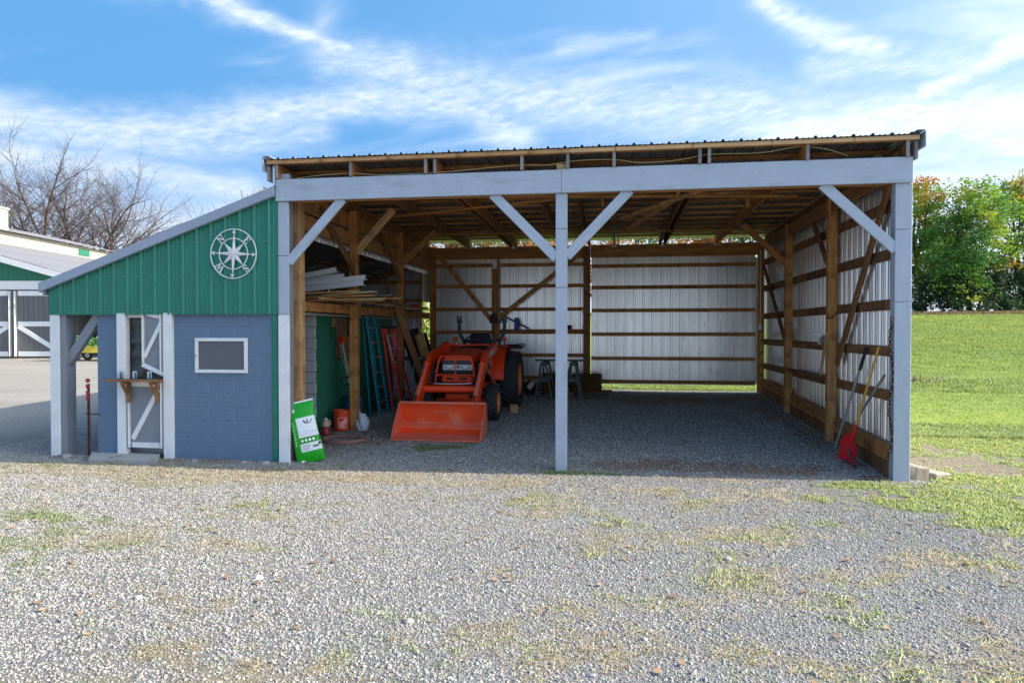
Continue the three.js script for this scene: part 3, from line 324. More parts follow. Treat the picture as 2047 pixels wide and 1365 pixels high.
// ---------- lean-to shed ----------
const shed = thing('lean_to_shed', 'lean-to shed with green ribbed gable over painted block wall', 'shed');
function blockWall(parent, place, len, courses, mat, seed, skip) { const q = rngOf(seed); const geo = {}; for (let c = 0; c < courses; c++) { let x = c % 2 ? -0.2 : 0; for (; x < len - 0.01; x += 0.405) { const a = Math.max(0, x), b = Math.min(len, x + 0.4); if (b - a < 0.04) continue; if (skip && skip(a, b, c)) continue; const key = (b - a).toFixed(3); const g = geo[key] ??= cbox(b - a + 0.0025, 0.1985, 0.05, 0.0014); const o = mesh('block', g, mat, parent); place(o, (a + b) / 2, 0.1 + c * 0.2, (q() - 0.5) * 0.002); } } }
{
  const rakeY = x => 2.56 + 0.3525 * (x + 8.70);
  // left corner post and brace
  const p = mesh('post', boxAt(-8.60, -8.36, -0.2, 2.25, -0.22, -0.022), mt.grey2, shed); mesh('post_board', boxAt(-8.62, -8.455, -0.05, 2.2, -0.02, 0.0), mt.white, p);
  mesh('post', boxAt(-8.58, -8.40, -0.2, 2.35, -4.2, -4.04), mt.grey2, shed); mesh('post', boxAt(-8.58, -8.40, -0.2, 2.35, -8.1, -7.94), mt.grey2, shed);
  B('post_brace', [-8.40, 1.45, -0.12], [-7.82, 2.22, -0.12], 0.09, 0.14, mt.grey2, 0, shed);
  // block walls
  const fx = (o, x, y, dz) => o.position.set(x, y, -0.085 + dz);
  const wl = mesh('front_wall', boxAt(-7.85, -7.46, -0.1, 2.2, -0.25, -0.064), mt.block, shed), wr = mesh('front_wall', boxAt(-6.575, -4.97, -0.1, 2.2, -0.25, -0.064), mt.block, shed);
  blockWall(wl, (o, x, y, d) => o.position.set(-7.85 + x, y, -0.085 + d), 0.39, 11, mt.block, 1); blockWall(wr, (o, x, y, d) => o.position.set(-6.575 + x, y, -0.085 + d), 1.605, 11, mt.block, 2);
  mesh('side_wall', boxAt(-7.85, -7.65, -0.1, 2.2, -6.2, -0.252), mt.block, shed);
  const sw = mesh('side_wall', boxAt(-5.44, -5.248, -0.1, 2.2, -6.2, -2.12), mt.greenBlock, shed);
  blockWall(sw, (o, x, y, d) => { o.rotation.y = Math.PI / 2; o.position.set(-5.267 + d, y, -6.2 + x); }, 4.08, 11, mt.greenBlock, 3);
  for (let c = 0; c < 11; c++) mesh('end_block', boxAt(-5.45, -5.235 - (c % 2) * 0.01, c * 0.2 + 0.004, c * 0.2 + 0.196, -2.118, -2.078, 0.008), mt.rawBlock, sw);
  mesh('back_wall', boxAt(-7.65, -5.25, -0.1, 2.2, -6.4, -6.2), mt.block, shed);
  mesh('inner_wall', boxAt(-7.6, -5.0, -0.1, 2.2, -0.35, -0.252), mt.rawBlock, shed);
  mesh('sill_plate', boxAt(-5.48, -5.23, 2.2, 2.24, -6.2, -0.4), mt.white, shed);
  mesh('ceiling_board', boxAt(-7.85, -5.24, 2.245, 2.265, -6.3, -0.3), W2[1], shed);
  mesh('corner_trim', merge([boxAt(-4.965, -4.885, 0.02, 2.2, -0.2, -0.03), boxAt(-4.985, -4.955, 0.02, 2.2, -0.2, -0.045)]), mt.green, shed);
  // ribbed green gable sheets
  for (let k = 0; k < 5; k++) { const a = -8.62 + k * 0.76, b = Math.min(-4.855, a + 0.765); const g = ribbed(a, b, () => 2.175, x => rakeY(x) + 0.02, GRN, 0.2285); g.translate(0, 0, 0.008 + (k % 2) * 0.0015); mesh('gable_sheet', g, mt.green, shed); }
  { const sc = []; for (let x = -8.5; x < -4.95; x += 0.2285) for (const y of [2.24, 2.75, 3.25]) if (y < rakeY(x) - 0.06) sc.push(new THREE.CylinderGeometry(0.007, 0.008, 0.006, 6).rotateX(Math.PI / 2).translate(x + 0.02, y, 0.012)); const m = mesh('screws', merge(sc), mt.trim, shed); m.userData.kind = 'stuff'; }
  mesh('gable_backing', plate([[-8.6, 2.19], [-4.87, 2.19], [-4.87, rakeY(-4.87)], [-8.6, rakeY(-8.6)]], 0.04).translate(0, 0, -0.012), W2[1], shed);
  mesh('rake_fascia', plate([[-8.715, 2.525], [-4.88, 3.877], [-4.88, 4.01], [-8.715, 2.655]], 0.06, 0.003).translate(0, 0, 0.1), mt.trim, shed);
  mesh('eave_fascia', beamGeo(V(-8.70, 2.55, 0.03), V(-8.70, 2.55, -8.2), 0.03, 0.14), mt.trim, shed);
  const sl = Math.atan(0.3525), len = 4.12;
  for (let k = 0; k < 9; k++) { const a = k * 0.915; const g = ribbed(a, Math.min(8.3, a + 0.93), () => 0, () => len, PBR, 0.2285, 0, 2); const p2 = g.attributes.position; for (let i = 0; i < p2.count; i++) { const u = p2.getX(i), v = p2.getY(i), o = p2.getZ(i); p2.setXYZ(i, -8.74 + v * Math.cos(sl) - o * Math.sin(sl), 2.645 + v * Math.sin(sl) + o * Math.cos(sl), 0.06 - u); } g.computeVertexNormals(); mesh('roof_sheet', g, mt.roofMetal, shed); }
  for (let k = 0; k < 6; k++) { const x = -8.5 + k * 0.72; mesh('purlin', boxAt(x - 0.045, x + 0.045, rakeY(x) + 0.0, rakeY(x) + 0.04, -8.1, -0.05), W2[k % 3], shed); }
  for (const z of [-0.3, -2.6, -5.3, -8.0]) mesh('rafter', beamGeo(V(-8.6, rakeY(-8.6) - 0.11, z), V(-4.95, rakeY(-4.95) - 0.11, z), 0.04, 0.19), W2[1], shed);
  B('eave_beam', [-8.5, 2.42, -0.23], [-8.5, 2.42, -8.1], 0.04, 0.2, W2[1], 0, shed);
  for (let k = 0; k < 7; k++) mesh('wall_plank', boxAt(-8.6, -7.62, 1.6 + k * 0.15, 1.745 + k * 0.15, -8.12, -8.095), pick([W2[1], W2[0]]), shed);
  mesh('wall_plank', plate([[-8.6, 2.652], [-7.62, 2.652], [-7.62, 3.06], [-8.6, 2.7]], 0.025).translate(0, 0, -8.095), W2[1], shed);
  for (let k = 0; k < 4; k++) mesh('upper_wall', plate([[0.3 + k * 1.5, 2.2], [1.79 + k * 1.5, 2.2], [1.79 + k * 1.5, 2.95], [0.3 + k * 1.5, 2.95]], 0.03).rotateY(Math.PI / 2).translate(-7.70, 0, 0), W2[1], shed);
  for (let k = 0; k < 3; k++) { const a = -7.62 + k * 0.88; const g = ribbed(a, Math.min(-5.0, a + 0.89), x => 0.4, x => rakeY(x) + 0.11, MET, 0.2285); g.translate(0, 0, -8.13); mesh('wall_sheet', g, mt.galv, shed); }
  mesh('wall_sheet', ribbed(-5.0, -4.76, () => 2.68, x => 3.9, PBR, 0.2285).translate(0, 0, -8.13), mt.galv, shed);
  for (const y of [1.2, 2.72, 3.2]) mesh('girt', boxAt(-7.6, -5.0, y - 0.045, y + 0.045, -8.1, -8.06), pick(W2), shed);
  for (const x of [-5.02, -5.9, -6.8]) mesh('stud', boxAt(x - 0.02, x + 0.02, 0.4, rakeY(x) - 0.02, -8.06, -7.97), pick(W1), shed);
  // door frame and the two leaves of the stable door
  const fr = mesh('door_frame', boxAt(-7.47, -7.33, 0.0, 2.2, -0.1, 0.012), mt.white, shed); mesh('jamb', boxAt(-6.70, -6.565, 0.0, 2.2, -0.1, 0.012), mt.white, fr); mesh('head', boxAt(-7.33, -6.70, 2.13, 2.2, -0.1, -0.06), mt.white, fr);
  const lower = mesh('lower_door', boxAt(-7.322, -6.708, 0.16, 1.17, -0.06, -0.03), mt.grey2, shed); lower.userData.label = 'grey lower half door with white diagonal brace';
  const strip = (par, a, b, w, z = -0.022) => mesh('trim_board', beamGeo(V(a[0], a[1], z), V(b[0], b[1], z), 0.016, w, 0, 0.003), mt.white, par);
  strip(lower, [-7.285, 0.16], [-7.285, 1.16], 0.075); strip(lower, [-6.745, 0.16], [-6.745, 1.16], 0.075); strip(lower, [-7.245, 0.20], [-6.785, 0.20], 0.08); strip(lower, [-7.245, 1.125], [-6.785, 1.125], 0.075); strip(lower, [-7.235, 0.29], [-6.79, 1.06], 0.075, -0.0205);
  const upper = mesh('upper_door', plate([[-7.075, 1.42], [-6.715, 1.255], [-6.715, 2.2], [-7.075, 2.2]], 0.025).translate(0, 0, -0.035), mt.grey2, shed); upper.userData.label = 'sagging upper half door hanging askew';
  strip(upper, [-7.045, 1.45], [-7.045, 2.2], 0.065); strip(upper, [-6.75, 1.28], [-6.75, 2.2], 0.065); strip(upper, [-7.07, 1.425], [-6.72, 1.275], 0.065, -0.0205); strip(upper, [-7.03, 1.53], [-6.75, 2.05], 0.06, -0.0195);
  strip(upper, [-6.99, 2.19], [-6.78, 2.14], 0.06, -0.0185);
  // plastic sheet hanging behind the half open door
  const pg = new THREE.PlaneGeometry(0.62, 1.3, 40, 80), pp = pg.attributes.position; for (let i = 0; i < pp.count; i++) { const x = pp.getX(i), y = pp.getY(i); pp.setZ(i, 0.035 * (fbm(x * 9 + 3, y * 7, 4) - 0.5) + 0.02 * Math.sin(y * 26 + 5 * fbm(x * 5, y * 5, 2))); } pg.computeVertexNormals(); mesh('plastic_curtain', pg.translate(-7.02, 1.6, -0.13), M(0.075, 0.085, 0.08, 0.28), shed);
  mesh('room_floor', boxAt(-7.6, -5.5, 0.0, 0.06, -6.1, -0.4), mt.concrete, shed);
  // framed board on the wall
  const wn = mesh('window_board', boxAt(-6.15, -5.42, 1.36, 1.77, -0.055, -0.04), M(0.105, 0.12, 0.145, 0.35), shed); wn.userData.label = 'dark board in a white frame'; for (const [a, b, c, d] of [[-6.205, -5.365, 1.775, 1.825], [-6.205, -5.365, 1.305, 1.355], [-6.205, -6.155, 1.357, 1.773], [-5.415, -5.365, 1.357, 1.773]]) mesh('frame', boxAt(a, b, c, d, -0.057, -0.022), mt.white, wn); mesh('latch', boxAt(-6.19, -6.175, 1.55, 1.57, -0.021, -0.01), mt.black, wn);
  // shelf under the half door
  const sh = thing('shelf', 'narrow wooden shelf on two brackets below the half door', 'shelf'); mesh('board', boxAt(-7.53, -6.69, 1.175, 1.205, 0.013, 0.2), W2[2], sh);
  for (const x of [-7.26, -6.79]) mesh('bracket', merge([boxAt(x - 0.02, x + 0.02, 0.85, 1.174, 0.013, 0.055), boxAt(x - 0.02, x + 0.02, 1.135, 1.174, 0.056, 0.19), beamGeo(V(x, 0.96, 0.05), V(x, 1.14, 0.17), 0.036, 0.035)]), W2[2], sh);
  // three drinks cans
  const canTex = canvasTex(128, 64, (c, w, h) => { c.fillStyle = '#c9d2d6'; c.fillRect(0, 0, w, h); c.fillStyle = '#5d8fa0'; c.fillRect(0, 30, w, 12); c.fillStyle = '#3a5f78'; for (let i = 0; i < 4; i++) { c.beginPath(); c.ellipse(16 + i * 32, 24, 9, 12, 0, 0, 7); c.fill(); } });
  [[-7.34, 'silver drinks can nearest the left door jamb on the shelf'], [-7.10, 'silver drinks can in the middle of the shelf'], [-6.86, 'silver drinks can at the right end of the shelf']].forEach(([x, l]) => { const o = thing('can', l, 'can', 'cans on the door shelf', V(x, 1.2052, 0.1)); mesh('body', lathe([[0, 0], [0.026, 0], [0.033, 0.008], [0.033, 0.108], [0.027, 0.119]], 28), M(1, 1, 1, 0.3, { map: canTex, metalness: 0.5 }), o); mesh('lid', lathe([[0, 0.117], [0.024, 0.117], [0.0272, 0.1215], [0.0272, 0.119]], 28), mt.steel, o); });
}
// ---------- compass rose on the gable ----------
{
  const o = thing('compass_rose', 'white metal compass rose hung on the green gable', 'wall art', null, V(-5.53, 3.06, 0.045)); o.rotation.z = -0.05;
  const wm = M(0.76, 0.76, 0.77, 0.45);
  mesh('outer_ring', new THREE.TorusGeometry(0.36, 0.009, 8, 64), wm, o); mesh('inner_ring', new THREE.TorusGeometry(0.225, 0.008, 8, 48), wm, o);
  for (let k = 0; k < 8; k++) { const a = k * Math.PI / 4 + Math.PI / 2, L = k % 2 ? 0.225 : 0.345, w = k % 2 ? 0.075 : 0.066, c = Math.cos(a), s = Math.sin(a), d = Math.PI / 8; const tip = [L * c, L * s, 0], l = [w * 1.15 * Math.cos(a + d), w * 1.15 * Math.sin(a + d), 0], r = [w * 1.15 * Math.cos(a - d), w * 1.15 * Math.sin(a - d), 0], m = [0, 0, 0.028]; const g = new THREE.BufferGeometry(); g.setAttribute('position', new THREE.Float32BufferAttribute([...m, ...tip, ...l, ...m, ...r, ...tip, ...l, ...tip, 0, 0, -0.004, ...tip, ...r, 0, 0, -0.004], 3)); g.computeVertexNormals(); uvBox(g); const pt = mesh('star_point', g, wm, o); if (!(k % 2)) mesh('arrow_tip', at(plate([[0, 0.03], [-0.032, -0.03], [0, -0.018], [0.032, -0.03]], 0.008), 0, 0, 0, 0, 0, a - Math.PI / 2).translate(0.325 * c, 0.325 * s, 0.008), wm, pt); }
  for (const [ch, a] of [['N', 135], ['E', 45], ['S', -45], ['W', -135]]) { const g = new TextGeometry(ch, { font: FONT.serif, size: 0.1, depth: 0.01, curveSegments: 6 }); g.computeBoundingBox(); const b = g.boundingBox; g.translate(-(b.min.x + b.max.x) / 2, -(b.min.y + b.max.y) / 2, -0.005); g.rotateZ((a - 90) * D2R); g.translate(0.292 * Math.cos(a * D2R), 0.292 * Math.sin(a * D2R), 0); mesh('letter', g, wm, o); }
}
// ---------- step, gate post, stones ----------
single('concrete_slab', (() => { const g = plate([[-7.95, -0.2], [-6.85, -0.28], [-6.55, 0.24], [-7.62, 0.24]].map(([x, z]) => [x, z]), 0.09, 0.008); g.rotateX(Math.PI / 2); const b = g; return b.translate(0, -0.03, 0.16); })(), mt.concrete, 'worn concrete slab step below the stable door', 'slab');
{
  const t = thing('gate_post', 'rusty iron gate post with red insulators at the shed corner', 'post', null, V(-7.98, 0, -0.02));
  mesh('stake', merge([boxAt(-0.022, 0.022, -0.2, 1.12, -0.004, 0.004), boxAt(-0.004, 0.004, -0.2, 1.12, -0.03, -0.004)]), mt.rust, t); mesh('arm', cylGeo(V(-0.06, 0.66, 0.01), V(0.2, 0.655, 0.01), 0.008), mt.rust, t);
  for (const y of [1.08, 1.17, 0.98, 0.9]) mesh('insulator', merge([cylGeo(V(0, y - 0.03, 0.012), V(0, y + 0.03, 0.012), 0.026, 0.03, 12), cylGeo(V(0.0, y, 0.02), V(0.045, y, 0.03), 0.014, 0.012, 10)]), M(0.4, 0.03, 0.05, 0.5), t);
}
function rockGeo(s, seed, fy = 0.7) { const g = new THREE.IcosahedronGeometry(s, 2), p = g.attributes.position; for (let i = 0; i < p.count; i++) { const x = p.getX(i) / s, y = p.getY(i) / s, z = p.getZ(i) / s; const k = 0.75 + 0.5 * fbm(x * 1.3 + seed * 3.7 + z, y * 1.3 + z * 0.8 + seed, 3); p.setXYZ(i, x * s * k, y * s * k * fy, z * s * k); } g.computeVertexNormals(); return g; }
const stones = [[-8.25, 0.03, 0.1, 0.07, 'rounded pale fieldstone beside the white corner post'], [-5.0, 0.02, 0.12, 0.06, 'small pale rock at the foot of the grey block wall by the tall post'], [-5.35, 0.02, 0.1, 0.04, 'little grey rock lying in dead grass under the framed board'], [-6.1, 0.02, 0.16, 0.045, 'brown-grey rock in front of the block wall'], [-4.5, 0.015, -0.05, 0.04, 'small white stone at the foot of the green bag'], [-4.62, 0.02, 0.15, 0.035, 'tan stone in the straw before the white post'], [0.55, 0.02, 0.1, 0.045, 'pale stone on the bare soil near the centre post'], [-2.75, 0.015, 4.4, 0.036, 'bright white stone lying alone in the foreground gravel'], [-3.4, 0.012, 4.9, 0.028, 'white stone nearest the bottom edge of the picture'], [0.95, 0.012, 3.4, 0.035, 'mauve-grey stone in the gravel right of centre'], [-5.6, 0.01, 4.1, 0.055, 'flat tan stone in the left foreground gravel'], [-1.35, 0.012, 5.0, 0.032, 'flat beige stone in the middle foreground']];
stones.forEach(([x, y, z, s, l], i) => { const o = single('stone', rockGeo(s, i, 0.6), i === 7 || i === 4 || i === 8 ? mt.white : mt.concrete, l, 'stone', 'loose stones'); o.position.set(x, ground(x, z) + y * 0.4, z); o.rotation.y = i; });
{ const o = single('concrete_block', boxAt(-0.1, 0.1, 0, 0.19, -0.19, 0.19, 0.015), M(0.30, 0.26, 0.21, 0.9, { map: rep(T.stain, 2, 2), bumpMap: T.grain, bumpScale: 0.004 }), 'grey concrete block leaning outside the right barn post', 'block'); o.position.set(3.88, ground(3.9, -0.25) - 0.03, -0.3); o.rotation.set(0, 0.3, -0.1);
  const q = single('concrete_paver', boxAt(-0.17, 0.17, 0, 0.1, -0.2, 0.2, 0.012), M(0.33, 0.29, 0.25, 0.9, { map: rep(T.stain, 2, 2), bumpMap: T.grain, bumpScale: 0.004 }), 'flat concrete paver on the grass beyond the block', 'paver'); q.position.set(4.14, ground(4.36, -0.4) - 0.04, -0.42); q.rotation.set(0.05, 0.6, -0.1); }
// ---------- things just inside the left post ----------
{ // feed bag
  const tex = canvasTex(512, 1024, (c, w, h) => {
    c.fillStyle = '#0fa51c'; c.fillRect(0, 0, w, h); c.fillStyle = '#eef2ee'; c.fillRect(0, 0, w, 26);
    c.fillStyle = '#f2f4f2'; c.beginPath(); c.moveTo(80, 130); c.lineTo(110, 95); c.lineTo(140, 130); c.lineTo(140, 175); c.lineTo(85, 175); c.fill();
    c.fillStyle = '#e9ecef'; c.fillRect(120, 285, 380, 560); c.fillStyle = '#3f5a64'; for (let i = 0; i < 60; i++) { const a = (i * 2.4) % 6.28, r = 70 * Math.sqrt((i * 37 % 60) / 60); const x = 330 + 1.35 * r * Math.cos(a), y = 335 + Math.abs(r * Math.sin(a)); c.fillRect(x - 9, y - 7, 17, 13); }
    c.fillStyle = '#8a969c'; for (let i = 0; i < 3; i++) c.fillRect(150, 520 + i * 30, 330, 3); for (let i = 0; i < 5; i++) c.fillRect(250 + i * 50, 500, 3, 70);
    c.fillStyle = '#12951f'; c.fillRect(120, 610, 380, 100); c.fillStyle = '#fff'; for (let i = 0; i < 4; i++) { c.beginPath(); c.arc(170 + i * 70, 662, 22, 0, 7); c.fill(); } c.fillStyle = '#1d6b2a'; c.fillRect(340, 765, 110, 28); c.fillStyle = '#0d2d18'; c.beginPath(); c.arc(470, 745, 26, 0, 7); c.fill(); c.fillStyle = '#7f8a8e'; for (let i = 0; i < 4; i++) c.fillRect(150, 740 + i * 24, 150 - i * 14, 8);
    c.fillStyle = '#dff2df'; for (let i = 0; i < 9; i++) c.fillRect(40, 330 + i * 46, 14, 30);
  });
  const nU = 24, nV = 34, pos = [], uv = [], idx = []; // pillow-shaped sack, front and back
  for (const side of [1, -1]) { const base = pos.length / 3; for (let j = 0; j <= nV; j++) for (let i = 0; i <= nU; i++) { const u = i / nU, v = j / nV; const bx = Math.pow(Math.sin(Math.PI * Math.min(1, Math.max(0, u))), 0.45), by = Math.pow(Math.sin(Math.PI * (0.02 + 0.96 * v)), 0.4) * (1 - 0.75 * sstep(0.72, 1, v)); const th = 0.075 * bx * by + 0.004 * (fbm(u * 6 + side * 9, v * 8, 3) - 0.5) * 2; pos.push((u - 0.5) * (0.4 - 0.03 * sstep(0.2, 0.5, v) + 0.03 * sstep(0.6, 1, v)), v * 0.92, side * th + 0.05 * Math.sin(v * 2.6)); uv.push(side > 0 ? u : 0.03 + 0.1 * u, v); } for (let j = 0; j < nV; j++) for (let i = 0; i < nU; i++) { const a = base + j * (nU + 1) + i; if (side > 0) idx.push(a, a + 1, a + nU + 1, a + 1, a + nU + 2, a + nU + 1); else idx.push(a, a + nU + 1, a + 1, a + 1, a + nU + 1, a + nU + 2); } }
  const g = new THREE.BufferGeometry(); g.setAttribute('position', new THREE.Float32BufferAttribute(pos, 3)); g.setAttribute('uv', new THREE.Float32BufferAttribute(uv, 2)); g.setIndex(idx); g.computeVertexNormals();
  const o = single('feed_bag', g, M(1, 1, 1, 0.35, { map: tex }), 'bright green plastic sack propped against the inner timber post', 'bag'); o.position.set(-4.40, ground(-4.4, -0.3) - 0.01, -0.12); o.rotation.set(-0.22, 0.42, 0.21, 'YZX');
}
{ // jug of red liquid
  const o = thing('jug', 'translucent plastic jug half full of red liquid', 'jug', null, V(-5.06, ground(-5.1, -2.1), -2.1));
  const body = M(0.62, 0.5, 0.36, 0.4); mesh('body', lathe([[0, 0.135], [0.078, 0.135], [0.078, 0.17], [0.07, 0.2], [0.032, 0.262], [0.028, 0.268]], 28), body, o); mesh('liquid', lathe([[0, 0.004], [0.07, 0], [0.079, 0.012], [0.079, 0.133], [0, 0.133]], 28), M(0.34, 0.035, 0.06, 0.35), o); mesh('cap', cylGeo(V(0, 0.266, 0), V(0, 0.296, 0), 0.026), mt.white, o); mesh('handle', tubeGeo([[0.03, 0.255, 0], [0.07, 0.25, 0], [0.088, 0.21, 0], [0.074, 0.16, 0]], 0.011, 16, 8), body, o);
}
{ // orange bucket with printed label
  const o = thing('bucket', 'orange plastic bucket with a printed square label', 'bucket', null, V(-4.93, ground(-4.93, -2.5), -2.5)); const om = M(0.78, 0.075, 0.012, 0.38);
  mesh('pail', lathe([[0, 0.004], [0.128, 0], [0.133, 0.01], [0.149, 0.29], [0.156, 0.292], [0.156, 0.31], [0.15, 0.312], [0.15, 0.335], [0.158, 0.337], [0.158, 0.37], [0.146, 0.37], [0.144, 0.3], [0.126, 0.012], [0, 0.012]], 40), om, o);
  const tex = canvasTex(256, 256, (c, w, h) => { c.fillStyle = '#f04a10'; c.fillRect(0, 0, w, h); c.strokeStyle = '#fff'; c.lineWidth = 8; c.strokeRect(5, 5, w - 10, h - 10); c.save(); c.translate(w / 2, h / 2); c.rotate(-Math.PI / 4); c.fillStyle = '#fff'; c.textAlign = 'center'; c.textBaseline = 'middle'; c.font = 'bold 40px sans-serif'; c.fillText('THE', -62, -62); c.font = 'bold 84px sans-serif'; c.fillText('HOME', 0, -4); c.font = 'bold 62px sans-serif'; c.fillText('DEPOT', 0, 62); c.restore(); });
  const lg = new THREE.CylinderGeometry(0.1475, 0.1375, 0.19, 20, 1, true, -0.62, 1.24); lg.translate(0, 0.15, 0); lg.rotateY(0.55); mesh('label', lg, M(1, 1, 1, 0.45, { map: tex }), o); mesh('bail', tubeGeo([[-0.159, 0.32, 0], [-0.14, 0.22, 0.09], [0, 0.17, 0.165], [0.14, 0.22, 0.09], [0.159, 0.32, 0]], 0.0025, 24, 6), mt.steel, o).rotation.y = 2.6;
}
{ // string trimmer leaning on a plank
  const b = V(-4.72, ground(-4.72, -2.68) + 0.12, -2.68), t = V(-5.08, 1.72, -2.9), d = t.clone().sub(b);
  const o = thing('string_trimmer', 'string trimmer standing head up against the timber post', 'trimmer'); const P = k => b.clone().addScaledVector(d, k);
  mesh('shaft', cylGeo(P(0.1), P(1), 0.014), mt.chrome, o); mesh('sleeve', cylGeo(P(0.14), P(0.42), 0.019), mt.black, o);
  mesh('engine', merge([at(cbox(0.2, 0.2, 0.17, 0.03), P(0).x, P(0).y + 0.02, P(0).z), cylGeo(P(0).add(V(-0.1, -0.03, 0)), P(0).add(V(0.11, -0.03, 0)), 0.07)]), mt.black, o); mesh('engine_cover', at(cbox(0.1, 0.13, 0.14, 0.03), P(0.03).x + 0.07, P(0.03).y + 0.08, P(0.03).z + 0.05), M(0.8, 0.8, 0.8, 0.5), o);
  mesh('grip', merge([cylGeo(P(0.28), P(0.38), 0.026), at(cbox(0.05, 0.11, 0.05, 0.012), P(0.3).x + 0.03, P(0.3).y, P(0.3).z + 0.02)]), mt.black, o); mesh('trigger', at(cbox(0.03, 0.05, 0.03, 0.008), P(0.27).x + 0.03, P(0.27).y, P(0.27).z + 0.04), mt.orange, o);
  mesh('loop_handle', tubeGeo([P(0.48), P(0.47).add(V(-0.1, -0.02, 0.03)), P(0.5).add(V(-0.13, 0.04, 0.04)), P(0.53).add(V(0.02, 0.05, 0.05)), P(0.5).add(V(0.12, 0.02, 0.04)), P(0.48)], 0.013, 30, 8), mt.black, o);
  mesh('head', merge([cylGeo(P(0.98), P(1.05), 0.035), cylGeo(P(1.03).add(V(0.06, 0, 0.04)), P(1.03).add(V(-0.05, 0.03, -0.02)), 0.05, 0.04)]), mt.orange, o);
  const sg = new THREE.CylinderGeometry(0.22, 0.22, 0.05, 20, 1, true, 2.1, 1.9); sg.rotateX(1.2); mesh('guard', sg.translate(P(1).x + 0.03, P(1).y + 0.06, P(1).z + 0.03), M(0.36, 0.22, 0.13, 0.7), o);
  single('leaning_plank', beamGeo(V(-4.66, ground(-4.7, -2.8), -2.80), V(-5.15, 1.75, -2.99), 0.09, 0.035), WN[0], 'tan plank leaning behind the trimmer', 'plank');
  const gg = new THREE.IcosahedronGeometry(0.13, 3), p = gg.attributes.position; for (let i = 0; i < p.count; i++) { const x = p.getX(i), y = p.getY(i), z = p.getZ(i); const k = 0.45 + 1.1 * fbm(x * 24 + 5, y * 22 + z * 23, 4); p.setXYZ(i, x * k * (0.9 - y * 2), y * k * 1.3, z * k * (0.9 - y * 2)); } gg.computeVertexNormals();
  const pb = single('plastic_bag', gg, M(0.66, 0.70, 0.76, 0.35), 'crumpled pale plastic bag on the floor by the trimmer', 'bag'); pb.position.set(-4.52, ground(-4.5, -2.5) + 0.13, -2.5);
}
single('garden_hose', tubeGeo((() => { const r = []; for (let i = 0; i < 46; i++) { const a = i / 45 * Math.PI * 3.4 - 0.5, R = 0.36 - 0.002 * i; const x = -4.55 + (R + (i > 22 ? 0.05 : 0)) * Math.cos(a) * 1.0, z = -1.62 + R * 0.85 * Math.sin(a); r.push([x, ground(x, z) + 0.018 + i * 0.0006, z]); } return r; })(), 0.013, 180, 8), M(0.42, 0.19, 0.18, 0.55), 'faded pink garden hose coiled on the gravel floor', 'hose');
{ const o = thing('plastic_drum', 'blue plastic drum against the green block wall', 'drum', null, V(-5.03, ground(-5.03, -3.3), -3.3)); mesh('body', lathe([[0, 0], [0.17, 0], [0.185, 0.02], [0.185, 0.25], [0.195, 0.26], [0.195, 0.29], [0.185, 0.3], [0.18, 0.5], [0.15, 0.53], [0, 0.53]], 28), M(0.035, 0.12, 0.25, 0.45), o); mesh('bung', cylGeo(V(0.06, 0.53, 0), V(0.06, 0.55, 0), 0.03), mt.black, o); }
single('plywood_sheet', boxAt(-5.232, -5.212, 1.42, 2.17, -3.75, -2.95), wood(0.34, 0.22, 0.14), 'square of brown plywood hung on the green wall', 'plywood');
single('wood_scrap', boxAt(-5.232, -5.19, 2.0, 2.18, -2.92, -2.76), WN[0], 'short orange offcut nailed to the green wall', 'board');
single('cable_coil', tubeGeo((() => { const r = []; for (let i = 0; i < 40; i++) { const a = i / 39 * Math.PI * 5; r.push([-5.19 + 0.012 * Math.sin(i), 1.98 + (0.2 + 0.004 * (i % 7)) * Math.sin(a), -3.62 + (0.17 + 0.004 * (i % 5)) * Math.cos(a)]); } return r; })(), 0.007, 160, 6), mt.black, 'black cable hung in loops on the plywood by the green wall', 'cable');
